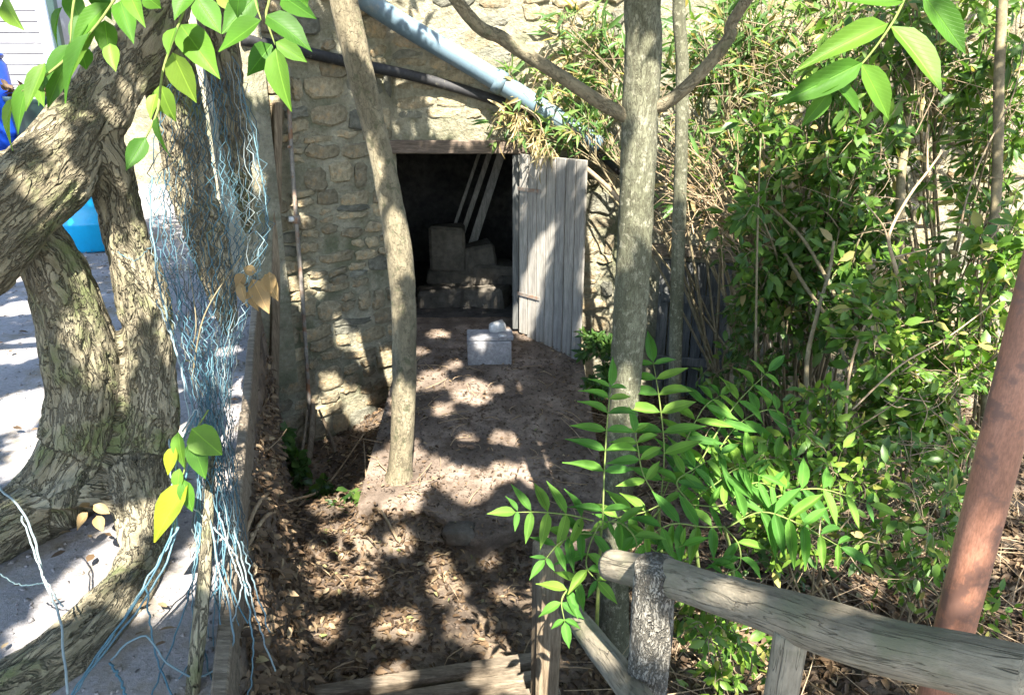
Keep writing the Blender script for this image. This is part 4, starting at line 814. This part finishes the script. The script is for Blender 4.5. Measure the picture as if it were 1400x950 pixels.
# small stones and leaves on the terrace gravel
P, A, NN, L, W, TT = [], [], [], [], [], []
for i in range(700):
    y = random.uniform(1.4, 7.5); x = edge_x(y) - random.uniform(.05, 4.2); a = random.uniform(0, 6.28); k = random.uniform(.4, 1.1)
    P.append((x, y, TERR + .03)); A.append((math.cos(a), math.sin(a), 0)); NN.append((random.gauss(0, .3), random.gauss(0, .3), 1)); L.append(.06 * k); W.append(.03 * k); TT.append(random.uniform(.3, 1))
VV, F, tt = leaf_cloud(P, A, NN, L, W, TT)
tag(mesh_obj('terrace_litter', VV, F, M['litter'], None, True, None, tt), 'sparse dry leaves blown over the pale terrace gravel', 'leaf litter', kind='stuff')
def pebbles(name, label, pts, smin, smax, mat):
    base = np.array([(1, 0, 0), (-1, 0, 0), (0, 1, 0), (0, -1, 0), (0, 0, 1), (0, 0, -1)], float); tri = np.array([(0, 2, 4), (2, 1, 4), (1, 3, 4), (3, 0, 4), (2, 0, 5), (1, 2, 5), (3, 1, 5), (0, 3, 5)])
    n = len(pts); sz = RNG.uniform(smin, smax, (n, 1, 1)) * RNG.uniform(.6, 1.3, (n, 6, 1)); v = np.asarray(pts)[:, None, :] + base[None] * sz * np.array([1, 1, .6]) + RNG.normal(size=(n, 6, 3)) * sz * .25
    tag(mesh_obj(name, v.reshape(-1, 3), (np.arange(n)[:, None, None] * 6 + tri[None]).reshape(-1, 3), mat, None, False), label, 'gravel', kind='stuff')
pp = []
for i in range(5200):
    y = random.uniform(1.3, 8); x = edge_x(min(y, 6.5)) - .05 - random.random() ** 1.5 * 5; pp.append((x, y, TERR + .025 * nz(x, y, 0, 2.3) + .003))
pebbles('terrace_gravel', 'small grey pebbles strewn over the pale terrace', pp, .004, .013, M['terrace'])
pp = []
for i in range(5200):
    x, y = random.uniform(-1.6, .7), random.uniform(2.6, 6.6); pp.append((x, y, (min(ramp_z(y), 0) if pathlike(x, y) else ground_h(x, y)) + .004))
pebbles('path_gravel', 'crumbs of earth and small stones on the ramp and hollow floor', pp, .004, .014, M['path'])
# dead leaves lying in the crook of the root
for i, (a, b, wp) in enumerate([((120, 700), (100, 722), 14), ((128, 690), (150, 705), 14), ((132, 705), (140, 726), 14), ((108, 692), (140, 690), 12)]):
    p, q = on_z(*a, .78), on_z(*b, .74); o = inst('fallen_leaf', LDE[i % 3], basis(p, q - p, V((.1, -.4, .9)), (q - p).length, wp * 2.9 / FPX, (q - p).length), None)
    tag(o, 'curled tan dead leaf caught on the old tree root', 'leaf', 'dead leaves caught on the root')

# =================================================================== TERRACE EDGE, NETTING, STAKES
nb = 0
segs = [(1.35, 2.35), (2.37, 3.4), (3.42, 4.5), (4.52, 5.62)]
for i, (y0, y1) in enumerate(segs):
    a, b = V((edge_x(y0), y0, TERR - .03)), V((edge_x(y1), y1, TERR - .03)); ax = (b - a) / 2; sd = ax.cross(V((0, 0, 1))).normalized()
    tag(MB().box((a + b) / 2 + sd * .0, ax, sd * .022, V((0, 0, .11)), bevel=.006, jit=.004).build('edging_board', M['wood_brown'], None, False), ['edging board of the terrace beside the loose netting strands', 'edging board of the terrace next to the old tree foot', 'edging board of the terrace below the hanging netting', 'edging board of the terrace running up to the stone wall'][i], 'board', 'edging boards of the terrace')
# stake leaning with the netting
a, b = at(290, 590, 2.55), on_z(262, 960, TERR - .02)
tag(MB().tube([a, a.lerp(b, .5) + V((.01, 0, 0)), b], [.015, .018, .021], 10, 40, .35, 3).build('fence_stake', M['bark_old']), 'rough brown wooden stake carrying the tangled blue netting', 'stake')
net = thing('wire_netting', 'torn blue-green netting hanging bunched from the old tree', 'netting', at(285, 690, 2.45))
def sheet(left, right, d0, d1, nw, rows, folds, fold_d, seed, tint):
    Lp = spline(left, rows + 1); Rp = spline(right, rows + 1); mb = MB(); rnd = random.Random(seed)
    for i in range(nw):
        pts = []
        for j in range(rows + 1):
            v = j / rows; zig = .5 if (i + j) % 2 else -.5
            u = (i + zig * .92 * (.35 + .65 * min(1, abs(noise.noise(V((i * .31, j * .13, seed)))) * 3)) + .8 * noise.noise(V((i * .2 + seed, j * .11, 3)))) / (nw - 1); u = min(1.05, max(-.05, u + .02 * rnd.gauss(0, 1)))
            x, y = Lp[j] * (1 - u) + Rp[j] * u; d = d0 + (d1 - d0) * v + fold_d * math.sin(u * folds * 6.28 + seed + v * 1.5)
            pts.append(at(x + rnd.gauss(0, 1.5), y + rnd.gauss(0, 2.0), d + rnd.gauss(0, .006)))
        mb.tube(pts, rnd.uniform(.0010, .0019), 4, None, 0, 0, min(1, max(0, tint + rnd.gauss(0, .22))), False)
    return mb
sheet([(228, 116), (208, 210), (206, 290), (220, 400), (240, 470), (262, 540), (272, 620), (268, 700)], [(322, 80), (352, 200), (366, 300), (345, 400), (318, 470), (308, 550), (318, 640), (330, 730)], 2.62, 2.45, 17, 62, 2.5, .05, 1, .5).build('net_panel', M['wire'], net)
sheet([(262, 130), (250, 250), (262, 360), (268, 450), (280, 540), (284, 640), (276, 720)], [(318, 84), (345, 190), (362, 290), (360, 340), (322, 500), (318, 600), (336, 760)], 2.72, 2.5, 13, 56, 2.0, .05, 4, .35).build('net_panel', M['wire'], net)
sheet([(212, 240), (207, 330), (230, 420), (262, 500), (278, 580)], [(248, 220), (262, 330), (286, 430), (300, 520), (305, 600)], 2.52, 2.46, 9, 34, 1.5, .03, 7, .6).build('net_panel', M['wire'], net)
sheet([(232, 118), (222, 240), (228, 340), (246, 440), (270, 540), (276, 660), (262, 760)], [(326, 90), (356, 210), (368, 310), (336, 430), (316, 520), (322, 640), (344, 780)], 2.68, 2.48, 19, 70, 3.2, .06, 11, .15).build('net_panel', M['wire'], net)
def strand(pts, r, tint, name='strand'):
    P = [at(*p) for p in pts]; A = spline([tuple(p) for p in P], 40)
    for i in range(40): A[i] += np.array([nz(i * .4, tint * 9, 1), nz(i * .4, tint * 9, 2), nz(i * .4, tint * 9, 3)]) * .006
    MB().tube(A, r * .8, 6, None, .15, tint * 5, tint, ws=60).build(name, M['wire'], net)
random.seed(21)
for pts, r, tn in [
    ([(268, 560, 2.4), (240, 640, 2.35), (238, 740, 2.3), (190, 830, 2.2), (120, 920, 2.1), (90, 970, 2.05)], .0045, .75), ([(272, 570, 2.4), (236, 720, 2.3), (200, 800, 2.2), (130, 900, 2.1), (95, 955, 2.05)], .0038, .6), ([(245, 720, 2.3), (215, 770, 2.25), (160, 860, 2.15), (105, 940, 2.1)], .004, .8),
    ([(0, 665, 2.3), (38, 712, 2.2), (60, 790, 2.15), (82, 850, 2.1), (92, 950, 2.0)], .0045, .97), ([(0, 785, 2.2), (30, 800, 2.2), (58, 796, 2.18)], .003, .2), ([(30, 705, 2.2), (52, 770, 2.15), (66, 800, 2.13), (86, 830, 2.1)], .0035, 1.0),
    ([(285, 700, 2.4), (300, 780, 2.3), (318, 850, 2.25), (310, 900, 2.2), (270, 925, 2.15), (230, 905, 2.12), (195, 870, 2.12), (150, 900, 2.1)], .004, .85), ([(320, 720, 2.4), (340, 800, 2.35), (352, 850, 2.3), (376, 918, 2.25)], .0035, .95), ([(330, 740, 2.4), (345, 790, 2.35), (368, 862, 2.3)], .003, .85), ([(318, 730, 2.4), (340, 830, 2.3), (346, 900, 2.25), (338, 960, 2.2)], .0035, .8),
    ([(300, 700, 2.4), (316, 760, 2.35), (330, 800, 2.3), (318, 850, 2.28)], .003, 1.0), ([(262, 690, 2.4), (300, 730, 2.38), (322, 760, 2.35), (340, 815, 2.3)], .0035, 1.0), ([(276, 720, 2.38), (262, 800, 2.3), (235, 880, 2.2), (205, 955, 2.1)], .0032, .5), ([(200, 800, 2.2), (205, 850, 2.18), (215, 900, 2.15), (240, 960, 2.1)], .0035, .6),
    ([(284, 720, 2.4), (276, 820, 2.3), (282, 900, 2.2), (300, 960, 2.15)], .003, .55), ([(292, 740, 2.4), (284, 830, 2.3), (262, 900, 2.2), (220, 960, 2.15)], .0028, .7), ([(310, 730, 2.4), (300, 820, 2.3), (306, 900, 2.25), (318, 960, 2.2)], .003, .65), ([(150, 905, 2.1), (165, 930, 2.08), (176, 965, 2.05)], .0045, .55), ([(232, 600, 2.4), (236, 680, 2.35), (240, 730, 2.32)], .004, .9), ([(208, 240, 2.5), (206, 300, 2.5), (222, 410, 2.46), (250, 510, 2.44), (272, 600, 2.42)], .004, .8), ([(214, 410, 2.46), (232, 455, 2.44), (246, 500, 2.43), (262, 590, 2.4)], .0035, .95), ([(330, 120, 2.6), (356, 230, 2.6), (366, 310, 2.6), (352, 350, 2.6)], .003, .7), ([(250, 590, 2.4), (268, 560, 2.4), (270, 580, 2.4), (252, 595, 2.4)], .004, 1.0), ([(160, 345, 2.7), (185, 356, 2.6), (205, 338, 2.52)], .002, .8)]:
    strand(pts, r, tn)
for i in range(16):
    x0 = random.uniform(268, 325); x1 = x0 + random.gauss(8, 30); y1 = random.uniform(800, 900)
    strand([(x0, 640, 2.44), ((x0 * .6 + x1 * .4) + random.gauss(0, 6), 720, 2.4), ((x0 + x1) / 2 + random.gauss(0, 8), 780, 2.35), (x1, y1, 2.28)], random.uniform(.0016, .0028), random.choice([.1, .3, .5, .6, .75, .9, 1.0]))
# vine leaves and dead leaves caught in the netting
vl = thing('netting_creeper', 'yellow-green round-leaved creeper shoot caught in the blue netting', 'creeper', at(250, 640, 2.35))
MB().tube([at(285, 560, 2.38), at(262, 600, 2.35), at(250, 650, 2.34), at(232, 690, 2.33)], [.003, .003, .0025, .002], 6, 16).build('stem', M['petiole'], vl)
LRO = [leaf_mesh('leaf', M['leaf_big'], .12, .03, 0.0)]
for a, b, wp, ms in [((262, 586), (302, 622), 40, LRO), ((262, 600), (280, 655), 26, LRO), ((258, 660), (200, 742), 38, LYE), ((244, 590), (248, 640), 20, LRO), ((250, 655), (262, 700), 20, LRO), ((240, 610), (226, 650), 18, LYE), ((246, 640), (240, 676), 16, LRO)]:
    single_leaf(vl, 'leaf', ms, a, b, wp, 2.3, .3)
dl = thing('dead_leaf_cluster', 'cluster of papery tan dead leaves hanging beside the netting edge', 'dead leaves', at(350, 400, 2.55))
MB().tube([at(318, 400, 2.6), at(345, 385, 2.56), at(368, 380, 2.55)], [.003, .003, .002], 6, 10).build('twig', M['twig'], dl)
for a, b, wp in [((345, 382), (368, 428), 24), ((362, 375), (378, 410), 20), ((335, 375), (318, 395), 18), ((350, 372), (330, 366), 14), ((368, 372), (372, 402), 16), ((340, 395), (350, 425), 14), ((328, 385), (336, 420), 14)]: single_leaf(dl, 'leaf', LDE, a, b, wp, 2.52, .7)
branch('dark_twig', 'thin dark twig lying across the netting', [(262, 520, 2.5), (280, 430, 2.45), (330, 350, 2.5)], .003, .002, 'stem', [[(262, 480, 2.5), (268, 440, 2.45), (258, 360, 2.5)]])

# =================================================================== BEYOND THE TERRACE
plat = thing('block_platform', 'low grey block platform at the back of the terrace under the blue drum', 'platform', (-6.2, 8.3, TERR))
for j in range(4):
    for i in range(6):
        MB().box((-7.9 + i * .62 + (.25 if j % 2 else 0), 8.2, TERR + .10 + j * .2), (.305, 0, 0), (0, .3, 0), (0, 0, .097), bevel=.01, jit=.005).build('block', M['rubble'], plat, False)
def lathe(name, prof, c, mat, parent, sides=32):
    v, f = [], []
    for z, r in prof:
        for k in range(sides): a = 6.2832 * k / sides; v.append((c.x + r * math.cos(a), c.y + r * math.sin(a), c.z + z))
    for j in range(len(prof) - 1):
        for k in range(sides): a = j * sides + k; b = j * sides + (k + 1) % sides; f.append((a, b, b + sides, a + sides))
    f.append(tuple(range(sides))[::-1]); f.append(tuple((len(prof) - 1) * sides + k for k in range(sides)))
    return mesh_obj(name, v, f, mat, parent)
dprof = [(0, .27), (.02, .29), (.25, .295), (.27, .305), (.30, .305), (.32, .295), (.60, .295), (.62, .305), (.65, .305), (.67, .295), (.88, .29), (.93, .26), (.95, .25)]
c = DP(2, 250, 8.2); c.z = TERR + .80
dr = thing('plastic_drum', 'deep blue plastic drum standing on the block platform', 'drum', c); lathe('body', [(z * 1.12, r) for z, r in dprof], c, M['drum'], dr)
lathe('rim', [(0, .27), (.03, .28), (.05, .27)], c + V((0, 0, 1.055)), M['drum'], dr)
c2 = DP(68, 200, 8.25); c2.z = TERR + .80
bn = thing('planter_bin', 'dark green bin filled with dry brown leaves next to the blue drum', 'bin', c2)
lathe('body', [(0, .24), (.05, .25), (.62, .31), (.64, .33), (.68, .33)], c2, M['bin'], bn)
P = [(c2.x + random.uniform(-.22, .22), c2.y + random.uniform(-.22, .22), c2.z + .66 + random.uniform(0, .12)) for _ in range(260)]
VV, F, tt = leaf_cloud(P, rand_dir(260), rand_dir(260), np.full(260, .1), np.full(260, .045), RNG.random(260) * .9)
tag(mesh_obj('dry_leaves', VV, F, M['litter'], bn, True, None, tt), kind='stuff')
c3 = on_z(110, 343, TERR + .02); c3 = V((c3.x, c3.y + .3, TERR))
bb = thing('plastic_barrel', 'bright cyan-blue plastic barrel on the gravel behind the old tree', 'barrel', c3); lathe('body', [(z, r * 1.15) for z, r in dprof], c3, M['barrel'], bb); lathe('lid', [(0, .29), (.03, .30), (.05, .28)], c3 + V((0, 0, .955)), M['barrel'], bb)
# white boarded shed
shed = thing('boarded_shed', 'white shed clad in horizontal boards at the back of the terrace', 'shed', (-8.2, 11.5, TERR))
sx1 = DP(68, 40, 11.5).x; sx0 = sx1 - 5
MB().box(((sx0 + sx1) / 2, 12.9, 2.3), (2.48, 0, 0), (0, 1.35, 0), (0, 0, 1.7)).build('core', M['white'], shed, False)
for i in range(24):
    MB().box(((sx0 + sx1) / 2, 11.53, TERR + .07 + i * .142), (2.5, 0, 0), (0, .016, .004), (0, -.012, .060), bevel=.004).build('board', M['white'], shed, False)
MB().box((sx1 - .06, 11.49, 2.3), (.075, 0, 0), (0, .03, 0), (0, 0, 1.72), bevel=.006).build('corner_post', M['paleblue'], shed, False)
MB().box((sx1 + .09, 11.52, 2.3), (.05, 0, 0), (0, .05, 0), (0, 0, 1.7), bevel=.006).build('dark_edge_strip', M['bin'], shed, False)  # plain dark strip along the shed's edge
# old stone boundary wall behind
bw_ = thing('boundary_wall', 'beige stone boundary wall closing off the back of the terrace', 'wall', (-6, 13.5, TERR))
wq, A6, u6, n6 = wall_panel('wall', (-26, 13.4), (-3.2, 12.4), .2, 3.4, res=.25, amp=.04, parent=bw_)
wq2, A7, u7, n7 = wall_panel('wall', (-3.6, 9.5), (-3.2, 12.4), .2, 3.4, res=.25, amp=.04, parent=bw_)

# =================================================================== CROWNS OVERHEAD (out of view, gaps cut to place the sun patches)
def gp(px, py, rpx, where, extra=0):
    p = where(px, py); d = (p - CAM).dot(FW); gap(p, rpx * d / FPX * 1.0)
GR = lambda x, y: on_ground(x, y)
RP = lambda x, y: on_ramp(x, y)
LW = lambda x, y: on_wall(x, y, WA, WB); MWl = lambda x, y: on_wall(x, y, WB, WC); RW = lambda x, y: on_wall(x, y, WC, WD); XW = lambda x, y: on_wall(x, y, WD, WE)
TR = lambda x, y: on_z(x, y, TERR)
for a in [(600, 455, 12), (590, 520, 20), (645, 535, 26), (605, 560, 12), (590, 645, 24), (640, 662, 28), (690, 600, 14), (690, 645, 16), (575, 480, 8), (620, 500, 9), (725, 610, 10), (655, 485, 8), (684, 470, 7), (690, 448, 8), (700, 530, 10), (640, 600, 9)]: gp(*a, RP)
for a in [(450, 690, 26), (482, 722, 22), (548, 742, 18), (452, 795, 24), (500, 800, 20), (448, 858, 18), (545, 855, 28), (612, 805, 26), (640, 858, 34), (690, 895, 26), (705, 915, 24), (535, 930, 20), (668, 935, 22), (500, 690, 20), (560, 690, 14), (600, 770, 12), (670, 770, 8), (720, 940, 20), (515, 650, 26), (500, 665, 24), (540, 690, 20)]: gp(a[0], a[1], a[2] * .74, GR)
for a in [(470, 458, 10), (505, 482, 14), (530, 505, 14), (455, 532, 12), (490, 560, 16), (430, 385, 8), (405, 400, 8), (515, 600, 20), (410, 300, 5), (440, 600, 8), (352, 110, 22), (350, 250, 8), (440, 560, 8)]: gp(*a, LW)
for a in [(610, 150, 18), (655, 165, 14), (640, 182, 10), (600, 130, 10), (660, 100, 14), (700, 60, 20), (720, 30, 44), (660, 30, 20), (630, 90, 8), (560, 60, 8)]: gp(*a, MWl)
for a in [(905, 440, 24), (910, 470, 16), (966, 505, 18)]: gp(*a, lambda x, y: on_wall(x, y, WD, WE, .09))
for a in [(832, 290, 30), (832, 345, 26), (838, 435, 22), (775, 60, 60), (805, 110, 30), (830, 150, 40), (850, 40, 40), (815, 400, 20), (740, 100, 40)]: gp(*a, RW)
for a in [(1300, 170, 44), (1310, 250, 36), (1300, 320, 34), (960, 300, 40), (905, 440, 26), (965, 505, 20), (1000, 250, 40), (940, 80, 60), (1010, 20, 60), (1050, 90, 44), (1180, 380, 18), (920, 160, 50), (980, 180, 50), (1130, 40, 30), (1360, 90, 24), (910, 340, 30), (1160, 420, 14), (1040, 150, 40), (1330, 100, 30)]: gp(*a, XW)
DD = lambda x, y: on_wall(x, y, H0, H1)
for a in [(738, 340, 5), (730, 378, 13), (724, 410, 12), (720, 440, 10), (718, 468, 7)]: gp(*a, DD)
for a in [(882, 205, 22), (884, 250, 20), (870, 300, 20), (872, 60, 8), (850, 560, 10), (842, 740, 10), (880, 120, 8)]: gp(*a, lambda x, y: DP(x, y, Yt - .07))
for a in [(548, 320, 18), (545, 355, 14), (548, 600, 32), (548, 560, 24), (548, 645, 26), (540, 420, 8)]: gp(*a, lambda x, y: DP(x, y, Y2 - .07))
for a in [(1310, 800, 26), (1325, 740, 14), (1370, 560, 12)]: gp(*a, lambda x, y: at(x, y, 1.6))
for a in [(72, 215, 40), (90, 230, 30)]: gp(*a, lambda x, y: at(x, y, 2.28))
for a in [(75, 215, 30), (205, 100, 16), (118, 440, 26), (120, 470, 20), (200, 380, 12), (205, 410, 10), (30, 240, 20)]: gp(*a, lambda x, y: at(x, y, 2.6))
for a in [(30, 420, 26), (30, 480, 36), (20, 560, 48), (55, 600, 30), (90, 540, 16), (312, 480, 12), (315, 570, 26), (150, 780, 40), (110, 820, 44), (60, 860, 30), (200, 730, 20), (20, 640, 14), (305, 430, 12), (170, 370, 10), (160, 740, 26), (30, 380, 14), (215, 830, 20), (330, 530, 12)]: gp(*a, TR)
for a in [(1060, 690, 30), (1120, 700, 26), (1100, 740, 24), (990, 660, 16), (1020, 560, 20), (960, 720, 16), (870, 510, 14), (1060, 520, 16), (740, 690, 14), (800, 830, 12), (1170, 740, 18), (900, 520, 16), (1090, 640, 14)]: gp(*a, lambda x, y: at(x, y, 3.0))
for a in [(1220, 690, 14), (1120, 780, 16), (930, 800, 20), (960, 900, 30), (1340, 760, 20), (1200, 640, 14), (1000, 780, 18), (1030, 880, 22), (1270, 760, 14), (1180, 800, 14), (890, 840, 18), (1060, 930, 20), (1240, 620, 16), (1350, 620, 14)]: gp(*a, GR)
for a in [(1220, 300, 26), (1245, 250, 20), (1290, 440, 24), (1340, 500, 30), (1240, 540, 24), (1300, 560, 26), (1210, 480, 14), (1330, 420, 20)]: gp(*a, lambda x, y: at(x, y, 4.1))
for a in [(930, 790, 12), (1000, 815, 14), (1120, 850, 20), (1250, 885, 24), (1370, 915, 26), (1180, 870, 14)]: gp(*a, lambda x, y: at(x, y, 1.7))
for a in [(100, 60, 70), (300, 50, 70), (240, 120, 40), (400, 40, 40), (40, 120, 50), (200, 200, 26), (380, 110, 30), (160, 40, 40)]: gp(*a, lambda x, y: at(x, y, 1.55))
for a in [(1200, 60, 50), (1110, 110, 40), (1270, 80, 40), (1190, 130, 30)]: gp(*a, lambda x, y: at(x, y, 1.25))
for a in [(250, 690, 40), (290, 760, 26), (330, 800, 24), (70, 760, 24), (230, 760, 24), (220, 300, 12), (320, 200, 20), (340, 300, 14)]: gp(*a, lambda x, y: at(x, y, 2.4))
for a in [(900, 60, 50), (960, 40, 50), (1030, 40, 50), (920, 140, 44), (990, 130, 44), (930, 230, 40), (990, 250, 30), (1050, 110, 36), (960, 290, 30), (1080, 190, 24), (1120, 280, 20), (1060, 250, 18), (1160, 330, 18), (1150, 60, 30), (1250, 170, 24), (1370, 60, 30), (1390, 200, 24), (1200, 240, 18)]: gp(*a, lambda x, y: at(x, y, 5.0))
for a in [(740, 60, 50), (790, 90, 44), (830, 40, 44), (800, 160, 36), (750, 140, 30), (715, 130, 24), (835, 250, 26), (838, 330, 28), (840, 400, 26)]: gp(*a, lambda x, y: at(x, y, 5.9))
GPT = np.array([tuple(p) for p, r in GAPS]); GRD = np.array([r for p, r in GAPS]); SN = np.array(SUN)
def crown(parent, boxes, n, leaf=(.16, .06), keep=.0):
    P = []
    per = [int(n * b[3]) for b in boxes]
    for (c, r, _, _), m in zip(boxes, per):
        cl = RNG.normal(size=(max(3, m // 26), 3)); cl /= np.linalg.norm(cl, axis=1, keepdims=True); cl *= RNG.random((len(cl), 1)) ** .4; cl = np.array(c) + cl * np.array(r)
        k = RNG.integers(0, len(cl), m); P.append(cl[k] + RNG.normal(size=(m, 3)) * np.array([.24, .24, .11]))
    P = np.vstack(P); A = rand_dir(len(P)); A[:, 2] = A[:, 2] * .5 - .2; mid = P + A * leaf[0] * .5
    ok = P[:, 2] > 3.15 + .12 * np.maximum(0, P[:, 1] - 2)
    for q, r in zip(GPT, GRD):
        d = mid - q; tt = d @ SN; dist = np.linalg.norm(d - tt[:, None] * SN, axis=1); ok &= ~((tt > .2) & (dist < r + leaf[1] * .9))
    P, A = P[ok], A[ok]; n = len(P); NN = rand_dir(n) * .7 + np.array([0, 0, 1.0]); k = RNG.uniform(.65, 1.2, n)
    VV, F, T_ = leaf_cloud(P, A, NN, leaf[0] * k, leaf[1] * k, RNG.random(n), seg=1)
    tag(mesh_obj('crown', VV, F, M['crown'], parent, True, None, T_), kind='stuff')
crown(mainT, [((.7, 1.6, 4.9), (1.7, 2.0, .9), 0, .46), ((2.9, 1.3, 4.7), (1.7, 2.2, .9), 0, .14), ((.4, -1.2, 4.7), (1.7, 1.7, .8), 0, .32), ((2.7, -1.4, 4.7), (1.7, 1.6, .8), 0, .09)], 44000)  # nearer boxes added out of view to shade the ground below
crown(leanT, [((-1.0, 2.9, 4.8), (1.6, 2.0, .8), 0, 1.0)], 19000)
crown(slimT, [((1.6, 3.4, 4.9), (2.1, 1.5, .8), 0, 1.0)], 5200)
crown(oldtree, [((-1.6, .6, 4.6), (1.7, 2.0, .8), 0, .27), ((-3.2, 1.6, 4.9), (1.5, 1.8, .7), 0, .23), ((-3.5, 4.2, 4.9), (1.9, 1.7, .7), 0, .26), ((-1.7, -1.3, 4.6), (1.8, 1.7, .8), 0, .24)], 33000)  # some boxes added out of view to shade terrace and near ground
